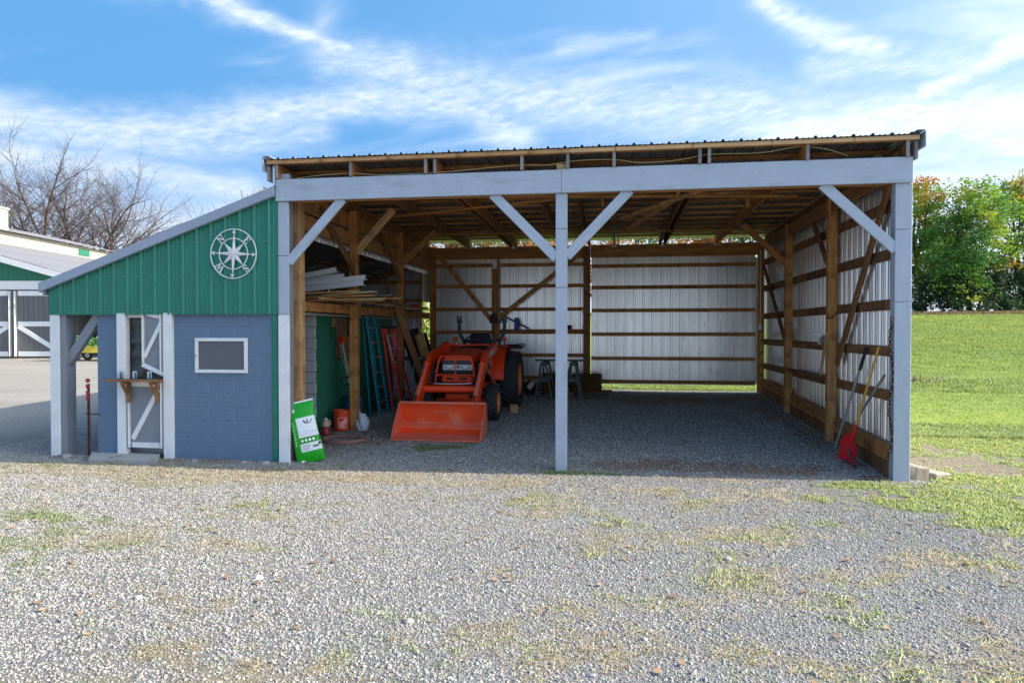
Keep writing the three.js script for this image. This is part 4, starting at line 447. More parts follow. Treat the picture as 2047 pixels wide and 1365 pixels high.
// ---------- rack of lumber over the block room ----------
{
  const o = thing('lumber_rack', 'timber rack beam carrying lumber along the left posts', 'rack');
  mesh('rack_beam', boxAt(-4.83, -4.785, 2.24, 2.39, -8.0, -0.5), W1[0], o); for (const z of [-0.9, -2.35, -3.8, -5.1, -6.6]) mesh('cross_arm', boxAt(-5.7, -4.6, 2.395, 2.43, z - 0.045, z + 0.045), pick(W2), o);
  const pieces = [ // x of near end, y, z, yaw, roll, length, width, thick, material, label
    [-3.98, 2.46, -2.05, 0.1, 0.0, 2.6, 0.3, 0.03, WN[1], 'lowest tan board of the lumber pile'], [-3.9, 2.50, -2.25, -0.04, 0.015, 2.5, 0.34, 0.02, wood(0.75, 0.42, 0.08), 'orange edged plywood strip in the lumber pile'], [-4.1, 2.535, -1.95, 0.12, 0.03, 2.3, 0.22, 0.03, W1[2], 'rough brown board in the lumber pile'], [-3.95, 2.56, -2.4, 0.02, 0.05, 2.4, 0.28, 0.025, WG[0], 'grey weathered board in the lumber pile'],
    [-4.05, 2.60, -1.9, 0.05, 0.075, 2.4, 0.25, 0.03, wood(0.62, 0.58, 0.33), 'yellowish board near the top of the lumber pile'], [-4.25, 2.595, -1.6, 0.06, 0.04, 1.9, 0.1, 0.03, WN[0], 'short tan board at the front of the lumber pile'], [-3.84, 2.475, -1.75, -0.08, 0.0, 1.5, 0.05, 0.025, wood(0.6, 0.5, 0.24), 'thin pale strip poking out lowest from the lumber pile'], [-4.02, 2.575, -2.75, 0.16, 0.05, 2.0, 0.09, 0.03, W1[1], 'reddish offcut at the back of the lumber pile'], [-3.82, 2.52, -2.62, -0.12, 0.01, 1.7, 0.07, 0.03, WN[1], 'slim tan stud sticking furthest out of the lumber pile']];
  pieces.forEach(([x, y, z, yaw, tilt, L, w, t, m, l]) => { const g = cbox(L, t, w, 0.003, rr() * 5, rr() * 5); g.translate(-L / 2, 0, 0); const b = single('lumber_board', g, m, l, 'board', 'lumber on the rack'); b.position.set(x, y, z); b.rotation.set(0, yaw, tilt); });
  const gut = (x, y, z, yaw, tilt, L, l) => { const s = [[0, 0], [0.13, 0], [0.135, 0.012], [0.012, 0.012], [0.012, 0.085], [0, 0.085]]; const g = plate(s, L); g.rotateY(Math.PI / 2); g.translate(0, 0, 0); const b = single('metal_trim', g, M(0.62, 0.64, 0.70, 0.45), l, 'trim', 'metal trim lengths on the lumber'); b.position.set(x, y, z); b.rotation.set(0, yaw, tilt); };
  gut(-4.22, 2.705, -1.75, 0.03, 0.10, 2.6, 'long white metal trim lying lowest on the lumber pile'); gut(-4.2, 2.80, -1.8, 0.05, 0.10, 2.6, 'long white metal trim lying across the top of the pile'); gut(-4.6, 2.83, -1.85, 0.02, 0.085, 2.2, 'bluish metal trim behind the top of the pile'); gut(-4.68, 2.93, -1.7, 0.0, 0.17, 1.8, 'short trim length sticking up above the pile');
  const lng = [[-4.62, 2.415, -0.9, -6.6, 'long thin tan batten laid along the rack'], [-4.72, 2.45, -2.8, -7.1, 'thin dark batten with a red end on the rack']]; lng.forEach(([x, y, z0, z1, l], i) => single('batten', beamGeo(V(x, y + 0.035, z0), V(x + 0.12, y + 0.03, z1), 0.07, 0.03), i ? W2[0] : WN[0], l, 'batten', 'battens on the rack'));
  single('red_rag', at(cbox(0.16, 0.05, 0.2, 0.015), -4.66, 2.52, -6.2), M(0.5, 0.02, 0.03, 0.8), 'small red rag at the far end of the rack', 'rag');
}
// ---------- ladders and boards leaning on the left ----------
function ladder(name, label, base, top, wv, steps, mat, stepMat, rearBase, th) {
  const o = thing(name, label, 'ladder'); const W = wv.clone(), rail = (a, b, w, h, nm, m = mat) => mesh(nm, beamGeo(a, b, w, h), m, o);
  rail(base, top, 0.03, th, 'rail'); rail(base.clone().add(W), top.clone().add(W.clone().multiplyScalar(0.85)), 0.03, th, 'rail');
  const rb = base.clone().add(rearBase); rail(rb, top.clone().addScaledVector(rearBase, 0.25), 0.025, th * 0.6, 'rear_leg'); rail(rb.clone().add(W), top.clone().add(W.clone().multiplyScalar(0.85)).addScaledVector(rearBase, 0.25), 0.025, th * 0.6, 'rear_leg');
  for (let i = 1; i <= steps; i++) { const k = i / (steps + 0.6), a = base.clone().lerp(top, k), b = base.clone().add(W).lerp(top.clone().add(W.clone().multiplyScalar(0.85)), k); rail(a, b, 0.085, 0.025, 'step', stepMat); }
  const a = top.clone(), b = top.clone().add(W.clone().multiplyScalar(0.85)); rail(a.clone().add(V(0, 0.02, 0)), b.clone().add(V(0, 0.02, 0)), 0.16, 0.05, 'top_cap', name === 'red_stepladder' ? mt.black : mat);
  return o;
}
const lblue = M(0.02, 0.30, 0.46, 0.5, { map: rep(T.scuff, 0.5, 0.5) }), lred = M(0.85, 0.05, 0.06, 0.45), lgrey = M(0.2, 0.32, 0.42, 0.55, { metalness: 0.3 });
ladder('blue_stepladder', 'tall teal blue stepladder folded against the lumber rack', V(-4.67, ground(-4.7, -3.9), -3.86), V(-4.98, 2.46, -3.82), V(0.02, 0, -0.48), 7, lblue, mt.steel, V(-0.24, 0.0, -0.08), 0.105);
{ const o = ladder('red_stepladder', 'red fibreglass stepladder folded beside the tall blue one', V(-4.36, ground(-4.4, -4.5), -4.45), V(-4.72, 1.98, -4.3), V(0.06, 0, -0.46), 6, lred, mt.steel, V(-0.2, 0.0, 0.1), 0.1);
  const tx = canvasTex(64, 128, (c, w, h) => { c.fillStyle = '#b81e2a'; c.fillRect(0, 0, w, h); c.fillStyle = '#e8e8ea'; c.fillRect(6, 4, 52, 74); c.fillStyle = '#7d8288'; for (let i = 0; i < 8; i++) c.fillRect(12, 10 + i * 8, 40, 3); c.fillStyle = '#1d2f8a'; c.beginPath(); c.ellipse(32, 104, 22, 18, 0, 0, 7); c.fill(); });
  const a = V(-4.36, 0.2, -4.45), b = V(-4.72, 1.98, -4.3), d = b.clone().sub(a); const m = beamGeo(a.clone().addScaledVector(d, 0.62), a.clone().addScaledVector(d, 0.9), 0.033, 0.06); const p = mesh('sticker', m.translate(0.002, 0, 0.0012), M(0.8, 0.8, 0.82, 0.5), o); const q = new THREE.SphereGeometry(0.05, 16, 8); q.scale(0.5, 1.6, 0.12); mesh('logo_badge', q.translate(a.x + d.x * 0.34, a.y + d.y * 0.34, a.z + d.z * 0.34 + 0.018), M(0.05, 0.06, 0.35, 0.4), o); }
ladder('small_stepladder', 'short grey aluminium stepladder behind the red one', V(-3.95, ground(-4, -5.0), -5.1), V(-4.28, 1.3, -5.25), V(0.0, 0, -0.5), 3, lgrey, lgrey, V(-0.38, 0, 0.1), 0.06);
single('leaning_timber', beamGeo(V(-4.0, 0.28, -5.35), V(-4.76, 2.62, -5.0), 0.05, 0.14), W2[2], 'long brown timber leaning up to the rack', 'timber');
single('leaning_board', beamGeo(V(-3.9, 0.3, -5.6), V(-4.42, 1.85, -5.75), 0.03, 0.24), WN[0], 'wide tan board leaning behind the small stepladder', 'board');
{ const o = thing('old_steps', 'black wooden step unit tipped against the back wall', 'steps', null, V(-4.28, ground(-4.3, -6.4), -6.5)); o.rotation.set(0, 0.5, 0.3); const m = M(0.03, 0.026, 0.024, 0.8, { map: T.wood }); for (const x of [-0.25, 0.25]) mesh('side', boxAt(x - 0.02, x + 0.02, 0, 1.55, -0.12, 0.12), m, o); for (const y of [0.3, 0.7, 1.1, 1.5]) mesh('tread', boxAt(-0.23, 0.23, y - 0.02, y + 0.02, -0.14, 0.14), m, o); mesh('back', boxAt(-0.24, 0.24, 0.1, 1.5, -0.135, -0.122), m, o); mesh('top_box', boxAt(-0.14, 0.12, 1.53, 1.72, -0.1, 0.1), m, o); }
{ const gs = []; for (let i = 0; i <= 5; i++) gs.push(cylGeo(V(-5.02 + i * 0.062, 0.4, -8.1), V(-5.02 + i * 0.062, 2.1, -8.1), 0.003, 0.003, 5)); for (let j = 0; j < 14; j++) gs.push(cylGeo(V(-5.04, 0.5 + j * 0.12, -8.1), V(-4.7, 0.5 + j * 0.12, -8.1), 0.003, 0.003, 5)); single('wire_panel', merge(gs), mt.darkMetal, 'welded wire panel across the narrow back doorway', 'wire panel'); }
// ---------- things along the back wall ----------
{ const o = thing('shovel', 'dark shovel hung blade up on the back post', 'shovel', null, V(-3.06, 0, -7.87)); const g = plate([[-0.10, 0], [0.10, 0], [0.115, 0.1], [0.085, 0.2], [0, 0.27], [-0.085, 0.2], [-0.115, 0.1]], 0.006, 0.002); mesh('blade', at(g, 0, 2.12, 0.02), mt.black, o); mesh('handle', cylGeo(V(0, 0.95, 0.02), V(0, 2.14, 0.02), 0.017), W2[0], o); }
{ const o = thing('loppers', 'loppers with a blue grip resting on the back wall girt', 'loppers', null, V(-2.55, 2.0, -7.97)); mesh('handle', cylGeo(V(-0.5, -0.02, 0), V(-0.28, 0.28, 0), 0.018), mt.black, o); mesh('handle', cylGeo(V(-0.34, 0.34, 0), V(0.38, -0.02, 0.02), 0.02), mt.black, o); mesh('grip', merge([boxAt(0.02, 0.13, -0.06, 0.26, -0.03, 0.05, 0.01)]), M(0.01, 0.03, 0.5, 0.4), o); mesh('trim', boxAt(0.135, 0.16, 0.04, 0.2, -0.02, 0.03), M(0.25, 0.28, 0.03, 0.5), o); }
single('wall_shelf', boxAt(-2.9, -0.79, 1.93, 1.965, -8.05, -7.93), W1[1], 'narrow board shelf along the back wall girt', 'shelf'); single('tin_pot', lathe([[0, 0], [0.07, 0], [0.085, 0.1], [0.09, 0.1], [0.088, 0.104], [0.08, 0.1], [0.066, 0.008], [0, 0.008]], 20).translate(-1.15, 1.966, -7.98), mt.darkMetal, 'small dark tin pot on the back shelf', 'pot');
function sawhorse(x, label) { const z = -6.75, o = thing('sawhorse', label, 'sawhorse', 'sawhorses at the back', V(x, ground(x, z), z)); const m = wood(0.17, 0.21, 0.23); mesh('top_rail', boxAt(-0.05, 0.05, 0.78, 0.87, -0.45, 0.45), m, o); for (const sz of [-0.36, 0.36]) { for (const s of [-1, 1]) mesh('leg', beamGeo(V(s * 0.2, 0, sz + (sz > 0 ? 0.05 : -0.05)), V(s * 0.05, 0.86, sz), 0.04, 0.09), m, o); mesh('brace', beamGeo(V(-0.13, 0.45, sz), V(0.13, 0.45, sz), 0.02, 0.09), m, o); } return o; }
sawhorse(-1.62, 'weathered grey sawhorse left of the centre post'); sawhorse(-0.95, 'weathered grey sawhorse right of the centre post near the hay');
single('sawhorse_plank', boxAt(-1.85, -0.72, ground(-1.3, -6.6) + 0.885, ground(-1.3, -6.6) + 0.925, -6.72, -6.55), wood(0.17, 0.21, 0.23), 'weathered grey plank lying across the two sawhorses', 'plank');
{ const strawTex = dataTex(256, 128, (u, v) => { const b = 0.45 + 0.9 * (tn(u, v, 12, 80, 3) - 0.5) + 0.4 * (tn(u, v, 60, 12, 2) - 0.5); return [b, b * 0.9, b * 0.7]; }, true); const hm = M(0.62, 0.42, 0.17, 0.95, { map: rep(strawTex, 3, 3), bumpMap: rep(strawTex, 3, 3), bumpScale: 0.02 });
  [[-1.42, 'hay bale left of the centre post behind the sawhorses'], [-0.66, 'hay bale on the pallet at the foot of the back post']].forEach(([x, l], i) => { const o = thing('hay_bale', l, 'hay bale', 'hay bales', V(x, ground(x, -7.4) + 0.1, -7.4)); const g = new THREE.BoxGeometry(0.68, 0.40, 0.42, 26, 16, 16); const p = g.attributes.position, nn = g.attributes.normal; for (let k = 0; k < p.count; k++) { const d = 0.045 * (fbm(p.getX(k) * 22 + i * 9 + p.getZ(k) * 13, p.getY(k) * 40 + p.getZ(k) * 9, 3) - 0.5); p.setXYZ(k, p.getX(k) + nn.getX(k) * d, p.getY(k) + nn.getY(k) * d, p.getZ(k) + nn.getZ(k) * d); } g.computeVertexNormals(); mesh('straw', g.translate(0, 0.2, 0), hm, o); for (const z of [-0.1, 0.1]) mesh('twine', tubeGeo([[-0.345, 0.21, z], [-0.34, 0.405, z], [0.34, 0.405, z], [0.345, 0.21, z], [0.34, -0.0, z], [-0.34, -0.0, z]], 0.004, 60, 5, true), M(0.5, 0.3, 0.12, 0.8), o); });
  const pl = thing('pallet', 'low wooden pallet under the hay bales', 'pallet', null, V(-1.0, ground(-1, -7.4), -7.4)); for (let k = 0; k < 5; k++) mesh('slat', boxAt(-0.85, 0.95, 0.075, 0.095, -0.3 + k * 0.14, -0.2 + k * 0.14), pick(W2), pl); for (const x of [-0.8, 0, 0.9]) mesh('runner', boxAt(x - 0.03, x + 0.03, 0, 0.074, -0.3, 0.36), pick(WG), pl); }
single('stick', tubeGeo([[-1.02, 0.3, -6.35], [-1.05, 0.55, -6.4], [-1.12, 0.8, -6.46], [-1.16, 0.98, -6.5]], 0.014, 16, 6), WN[0], 'thin bare stick leaning beside the sawhorse', 'stick');
single('fuel_can', at(cbox(0.3, 0.3, 0.22, 0.05), -2.05, ground(-2, -7.3) + 0.16, -7.3, 0.2, 0.4, 0.5), mt.black, 'black can tipped over by the back wall', 'can');
single('paper_scrap', at(cbox(0.12, 0.2, 0.015, 0.004), -2.0, ground(-2, -7) + 0.26, -7.05, -0.4, 0.4, -0.6), mt.white, 'white scrap sheet sticking up by the black can', 'paper');
{ const o = single('spirit_level', boxAt(3.49, 3.545, 0.78, 2.0, -7.90, -7.88), M(0.62, 0.48, 0.08, 0.5), 'long yellow spirit level hung on the back right post', 'level'); for (const y of [0.86, 1.1, 1.39, 1.68, 1.92]) mesh('vial_window', boxAt(3.505, 3.53, y - 0.04, y + 0.04, -7.8795, -7.877), mt.black, o); }
single('green_rope', tubeGeo([[-0.05, 4.11, -5], [-0.08, 3.95, -4.98], [-0.03, 3.8, -5], [0.02, 3.98, -5.02], [0.05, 4.1, -5], [0.08, 3.9, -4.99], [0.06, 3.7, -5]], 0.01, 50, 6), M(0.03, 0.32, 0.2, 0.7), 'short loop of green rope hanging from a rafter', 'rope');
// ---------- right wall ----------
{ const o = thing('snow_shovel', 'red plastic scoop shovel standing by the right post', 'shovel', null, V(3.27, ground(3.2, -0.8) + 0.04, -0.85)); { const yd = V(0.22, 1.65, 0.62).normalize(), xd = V(0.55, 0, 0.85); xd.addScaledVector(yd, -xd.dot(yd)).normalize(); o.quaternion.setFromRotationMatrix(new THREE.Matrix4().makeBasis(xd, yd, xd.clone().cross(yd))); }
  const rot = new THREE.Euler(0, 0, 0); const g = new THREE.PlaneGeometry(0.28, 0.46, 10, 12), p = g.attributes.position; for (let i = 0; i < p.count; i++) { const x = p.getX(i), y = p.getY(i) + 0.23; const w = 1 - 0.55 * sstep(0.3, 0.46, y); p.setXYZ(i, x * w, y, 0.06 * Math.pow(Math.abs(x) / 0.14, 2) + 0.08 * Math.pow(y / 0.46, 2)); } g.computeVertexNormals();
  const tool = mesh('blade', g, mt.redPlastic, o); tool.rotation.copy(rot); mesh('lip', boxAt(-0.14, 0.14, -0.012, 0.025, -0.004, 0.012), mt.darkMetal, tool); mesh('socket', cylGeo(V(0, 0.36, 0.06), V(0, 0.62, 0.075), 0.03, 0.022), mt.redPlastic, tool); mesh('handle', cylGeo(V(0, 0.55, 0.07), V(0, 1.78, 0.08), 0.016), M(0.55, 0.33, 0.04, 0.5), tool); }
{ const o = thing('garden_fork', 'wooden handled tool with a bent grey frame by the red shovel', 'tool'); mesh('handle', cylGeo(V(3.36, 0.75, -0.72), V(3.52, 1.35, -0.25), 0.018), WG[1], o); mesh('frame', tubeGeo([[3.36, 0.75, -0.72], [3.3, 0.5, -0.78], [3.25, 0.3, -0.82], [3.3, 0.14, -0.7], [3.42, 0.08, -0.55]], 0.014, 24, 8), mt.darkMetal, o); }
{ const o = thing('metal_pole', 'grey metal pole with a black grip leaning on the right wall girt', 'pole'); mesh('shaft', cylGeo(V(3.36, ground(3.3, -2) + 0.0, -1.75), V(3.545, 1.68, -1.0), 0.018), M(0.42, 0.44, 0.46, 0.5, { metalness: 0.3 }), o); mesh('grip', cylGeo(V(3.512, 1.37, -1.14), V(3.546, 1.69, -0.996), 0.023), mt.black, o); }
{ const gs = []; for (let i = 0; i < 40; i++) { const y = 2.02 - i * 0.048; const g = new THREE.TorusGeometry(0.024, 0.0075, 6, 12); g.scale(0.75, 1.25, 1); if (i % 2) g.rotateY(Math.PI / 2); g.translate(3.515 - 0.02 * Math.sin(i * 0.35) - (i > 30 ? (i - 30) * 0.006 : 0), y, -0.02); gs.push(g); } for (let i = 0; i < 9; i++) { const g = new THREE.TorusGeometry(0.024, 0.0075, 6, 12); g.rotateX(1.4); if (i % 2) g.rotateY(0.9); g.translate(3.42 - i * 0.03, 0.05, -0.02 + 0.03 * Math.sin(i * 2)); gs.push(g); } const o = single('chain', merge(gs), mt.rust, 'rusty chain hanging down the right front post', 'chain'); mesh('hook', tubeGeo([[3.51, 2.04, -0.02], [3.5, 2.1, -0.02], [3.53, 2.11, -0.02], [3.545, 2.08, -0.03]], 0.006, 12, 6), mt.rust, o); }
single('thin_plank', beamGeo(V(3.42, 1.19, -2.72), V(3.44, 1.92, -2.45), 0.03, 0.06), WN[1], 'thin pale lath standing on the right wall ledge', 'lath');
{ const o = thing('work_light', 'white twin lamp fitting clipped to the right wall', 'lamp', null, V(3.5, 1.83, -3.1)); mesh('housing', at(lathe([[0, 0], [0.03, 0], [0.06, 0.09], [0.055, 0.09], [0, 0.06]], 16), 0, 0, 0.12, 1.2, 0, 0.6), mt.white, o); mesh('housing', at(lathe([[0, 0], [0.03, 0], [0.06, 0.09], [0.055, 0.09], [0, 0.06]], 16), 0, 0, -0.06, 1.2, 0, 0.6), mt.white, o); mesh('bracket', boxAt(-0.01, 0.09, -0.05, 0.02, -0.04, 0.08), mt.steel, o); mesh('cord', tubeGeo([[0.02, -0.02, 0.1], [0, -0.12, 0.14], [0.03, -0.2, 0.16]], 0.005, 12, 6), M(0.5, 0.42, 0.12, 0.5), o); }
single('wall_hook', tubeGeo([[3.44, 2.22, -1.95], [3.40, 2.16, -2.0], [3.40, 2.14, -2.3], [3.44, 2.2, -2.38]], 0.009, 20, 6), mt.black, 'black bent rod hook on the right wall brace', 'hook');
single('wood_chock', at(cbox(0.16, 0.16, 0.22, 0.006), -2.08, ground(-2.1, -4.75) + 0.075, -4.75, 0, 0.2, 0), WN[1], 'square wooden wheel chock between the tractor tyres', 'chock');
// ---------- tractor with front loader ----------
{
  const o = thing('tractor', 'orange compact tractor with front loader bucket parked in the barn', 'tractor', null, V(-2.97, ground(-2.95, -5.45) + 0.005, -5.45)); o.rotation.x = 0.05;
  const yzPlate = (pts, x0, x1, bevel = 0.004) => { const g = plate(pts.map(([z, y]) => [-z, y]), Math.abs(x1 - x0) - 2 * bevel, bevel); g.rotateY(Math.PI / 2); g.translate(Math.max(x0, x1) - bevel, 0, 0); uvBox(g); return g; };
  function wheel(x, y, z, R, w, rimR, lugs, s) {
    const wh = new THREE.Group(); wh.name = 'wheel'; wh.position.set(x, y, z); o.add(wh); const t = [];
    const h = w / 2; t.push(lathe([[rimR, -h * 0.8], [rimR + (R - rimR) * 0.45, -h], [R * 0.93, -h * 0.93], [R * 0.955, -h * 0.5], [R * 0.96, 0], [R * 0.955, h * 0.5], [R * 0.93, h * 0.93], [rimR + (R - rimR) * 0.45, h], [rimR, h * 0.8]], 48).rotateZ(Math.PI / 2));
    for (let i = 0; i < lugs; i++) for (const side of [-1, 1]) { const a = (i + (side > 0 ? 0.5 : 0)) / lugs * Math.PI * 2; const g = cbox(h * 1.12, R * 0.085, R * 0.062, 0.006); g.rotateY(side * 0.72); g.translate(side * h * 0.47, R * 0.965, 0); g.rotateX(a); t.push(g); }
    mesh('tyre', merge(t), mt.rubber, wh);
    mesh('rim', lathe([[0, 0.02], [rimR * 0.3, 0.03], [rimR * 0.34, 0.0], [rimR * 0.78, -0.03], [rimR * 0.84, h * 0.55], [rimR * 1.02, h * 0.86], [rimR * 1.02, h * 0.8]], 36).rotateZ(-Math.PI / 2 * s), mt.rim, wh);
    mesh('hub', merge([cylGeo(V(-s * 0.02, 0, 0), V(s * 0.07, 0, 0), rimR * 0.2), ...[0, 1, 2, 3, 4, 5].map(k => cylGeo(V(0, rimR * 0.5 * Math.cos(k * 1.047), rimR * 0.5 * Math.sin(k * 1.047)), V(s * 0.015, rimR * 0.5 * Math.cos(k * 1.047), rimR * 0.5 * Math.sin(k * 1.047)), 0.014, 0.014, 6))]), mt.darkMetal, wh);
    return wh;
  }
  for (const s of [-1, 1]) { wheel(s * 0.76, 0.6, 0, 0.6, 0.38, 0.34, 19, s); wheel(s * 0.64, 0.355, 1.72, 0.355, 0.24, 0.2, 15, s); }
  mesh('rear_housing', merge([boxAt(-0.22, 0.22, 0.42, 0.86, -0.35, 0.75, 0.03), cylGeo(V(-0.58, 0.6, 0), V(0.58, 0.6, 0), 0.1)]), mt.darkMetal, o); mesh('engine', boxAt(-0.22, 0.22, 0.45, 0.95, 0.76, 1.85, 0.02), mt.darkMetal, o);
  mesh('front_axle', merge([boxAt(-0.5, 0.5, 0.3, 0.42, 1.66, 1.78, 0.02), boxAt(-0.12, 0.12, 0.4, 0.5, 1.5, 2.0, 0.01)]), mt.orangeWorn, o);
  mesh('weight_bracket', merge([boxAt(-0.22, 0.22, 0.45, 0.56, 2.0, 2.14, 0.012), boxAt(-0.14, 0.14, 0.34, 0.45, 1.95, 2.08, 0.01)]), mt.orange, o);
  // hood
  const hs = new THREE.Shape(); hs.moveTo(-0.33, 0); hs.lineTo(-0.33, 0.26); hs.quadraticCurveTo(-0.32, 0.36, -0.22, 0.38); hs.quadraticCurveTo(0, 0.41, 0.22, 0.38); hs.quadraticCurveTo(0.32, 0.36, 0.33, 0.26); hs.lineTo(0.33, 0);
  const hg = new THREE.ExtrudeGeometry(hs, { depth: 1.16, bevelEnabled: true, bevelSize: 0.012, bevelThickness: 0.02, bevelSegments: 2, curveSegments: 8, steps: 6 }); const hp = hg.attributes.position; for (let i = 0; i < hp.count; i++) { const z = hp.getZ(i) / 1.16, y = hp.getY(i); hp.setXYZ(i, hp.getX(i) * (1 - 0.1 * z), 0.94 + y * (1 - 0.2 * z * z), 0.8 + hp.getZ(i)); } hg.computeVertexNormals(); uvBox(hg); const hood = mesh('hood', hg, mt.orange, o);
  for (const s of [-1, 1]) { const sp = mesh('side_vent_panel', boxAt(s * 0.318, s * 0.335, 0.9, 1.14, 1.05, 1.85, 0.004), mt.black, hood); for (let k = 0; k < 5; k++) mesh('louvre', boxAt(s * 0.334, s * 0.342, 0.94 + k * 0.04, 0.953 + k * 0.04, 1.2, 1.7, 0.002), mt.darkMetal, sp); }
  const lt = canvasTex(256, 64, (c, w, h) => { c.fillStyle = '#c6cdd2'; c.fillRect(0, 0, w, h); for (const x of [58, 198]) { c.fillStyle = '#8d989f'; c.beginPath(); c.ellipse(x, 32, 42, 22, 0, 0, 7); c.fill(); c.fillStyle = '#e9eef0'; c.beginPath(); c.ellipse(x, 28, 30, 13, 0, 0, 7); c.fill(); c.fillStyle = '#5c6670'; c.fillRect(x - 22, 46, 44, 6); } c.fillStyle = '#3c444c'; c.beginPath(); c.arc(128, 32, 20, 0, 7); c.fill(); c.strokeStyle = '#c6cdd2'; c.lineWidth = 5; c.beginPath(); c.moveTo(120, 18); c.lineTo(120, 46); c.moveTo(138, 20); c.lineTo(122, 32); c.lineTo(138, 45); c.stroke(); });
  mesh('grille', boxAt(-0.3, 0.3, 0.90, 1.185, 1.972, 1.992, 0.006), mt.black, hood); mesh('grille_strip', boxAt(-0.28, 0.28, 1.135, 1.175, 1.993, 2.0), mt.rops, hood);
  const hl = new THREE.BoxGeometry(0.57, 0.105, 0.03); hl.translate(0, 1.06, 2.0); mesh('headlight_panel', hl, [mt.steel, mt.steel, mt.steel, mt.steel, M(1, 1, 1, 0.25, { map: lt }), mt.steel], hood);
  const bp = mesh('bumper', boxAt(-0.3, 0.3, 0.76, 0.91, 1.98, 2.08, 0.03), mt.orange, o); for (const s of [-1, 1]) mesh('slot', boxAt(s * 0.05, s * 0.2, 0.825, 0.865, 2.072, 2.084), mt.black, bp); mesh('hood_latch', cylGeo(V(0, 1.24, 1.93), V(0, 1.29, 1.93), 0.012), mt.black, hood);
  // grille guard
  const tb = (pts, r = 0.016, seg = 30) => tubeGeo(pts, r, seg, 8);
  mesh('grille_guard', merge([tb([[-0.39, 0.74, 2.2], [-0.385, 0.8, 2.21], [-0.3, 1.25, 2.17], [-0.26, 1.28, 2.16], [-0.2, 1.282, 2.16], [0, 1.282, 2.16], [0.2, 1.282, 2.16], [0.26, 1.28, 2.16], [0.3, 1.25, 2.17], [0.385, 0.8, 2.21], [0.39, 0.74, 2.2]], 0.017, 90), cylGeo(V(0, 1.28, 2.165), V(0, 0.92, 2.2), 0.012), cylGeo(V(-0.36, 0.93, 2.205), V(0.36, 0.93, 2.205), 0.013), boxAt(-0.4, 0.4, 0.66, 0.735, 2.14, 2.22, 0.008), cylGeo(V(-0.3, 1.27, 2.16), V(-0.3, 1.1, 1.9), 0.012), cylGeo(V(0.3, 1.27, 2.16), V(0.3, 1.1, 1.9), 0.012)]), mt.orange, o);
  mesh('hose_hoop', tb([[-0.49, 1.1, 1.02], [-0.49, 1.34, 1.04], [-0.48, 1.40, 1.05], [-0.42, 1.42, 1.05], [0, 1.42, 1.05], [0.42, 1.42, 1.05], [0.48, 1.40, 1.05], [0.49, 1.34, 1.04], [0.49, 1.1, 1.02]], 0.018, 80), mt.orange, o);
  // loader
  for (const s of [-1, 1]) {
    const x0 = s * 0.49, x1 = s * 0.575;
    const arm = mesh('loader_arm', yzPlate([[0.72, 1.30], [0.72, 1.46], [1.98, 1.325], [2.16, 1.24], [3.10, 0.50], [3.08, 0.36], [2.95, 0.34], [2.02, 1.06], [1.85, 1.10]], x0, x1), mt.orange, o);
    mesh('upright', merge([boxAt(s * 0.44, s * 0.488, 0.35, 1.44, 0.68, 0.9, 0.006), boxAt(s * 0.2, s * 0.44, 0.5, 0.62, 0.7, 0.85, 0.006)]), mt.orange, o);
    mesh('lift_cylinder', merge([cylGeo(V(s * 0.53, 0.62, 0.95), V(s * 0.53, 0.95, 1.6), 0.036), cylGeo(V(s * 0.53, 0.95, 1.6), V(s * 0.53, 1.1, 1.9), 0.018)]), mt.orangeFaded, o);
    const bc = mesh('bucket_cylinder', cylGeo(V(s * 0.532, 1.12, 2.26), V(s * 0.532, 0.66, 2.93), 0.04), mt.orangeFaded, o); mesh('rod', cylGeo(V(s * 0.532, 0.66, 2.93), V(s * 0.532, 0.52, 3.1), 0.018), mt.chrome, bc); mesh('clevis', merge([cylGeo(V(s * 0.47, 1.13, 2.25), V(s * 0.6, 1.13, 2.25), 0.03), boxAt(s * 0.5, s * 0.565, 1.05, 1.2, 2.15, 2.3, 0.01)]), mt.orange, bc);
    mesh('hydraulic_hose', merge([0, 1, 2].map(k => tubeGeo([[s * (0.42 - k * 0.025), 1.2 - k * 0.03, 1.9], [s * (0.44 - k * 0.02), 1.02, 2.25], [s * (0.45 - k * 0.02), 0.8, 2.42], [s * (0.44 - k * 0.02), 0.76, 2.6]], 0.009, 16, 6))), mt.black, o);
    if (s > 0) { const tx = canvasTex(128, 40, (c, w, h) => { c.fillStyle = '#e8e9ea'; c.fillRect(0, 0, w, h); c.fillStyle = '#14161c'; c.font = 'bold 32px sans-serif'; c.textAlign = 'center'; c.textBaseline = 'middle'; c.fillText('LA 481', w / 2, h / 2 + 1); }); const g = new THREE.PlaneGeometry(0.5, 0.085); g.rotateY(Math.PI / 2); const m = mesh('sticker', g, M(1, 1, 1, 0.5, { map: tx }), arm); m.position.set(x1 + 0.003, 1.285, 1.45); m.rotation.x = 0.11; }
  }
  mesh('torque_tube', merge([cylGeo(V(-0.49, 0.72, 2.6), V(0.49, 0.72, 2.6), 0.065, 0.065, 24)]), mt.orange, o); mesh('steel_line', tubeGeo([[-0.44, 1.15, 2.1], [-0.44, 0.86, 2.46], [-0.42, 0.83, 2.56], [0.4, 0.83, 2.56], [0.42, 0.85, 2.5]], 0.011, 60, 8), mt.chrome, o);
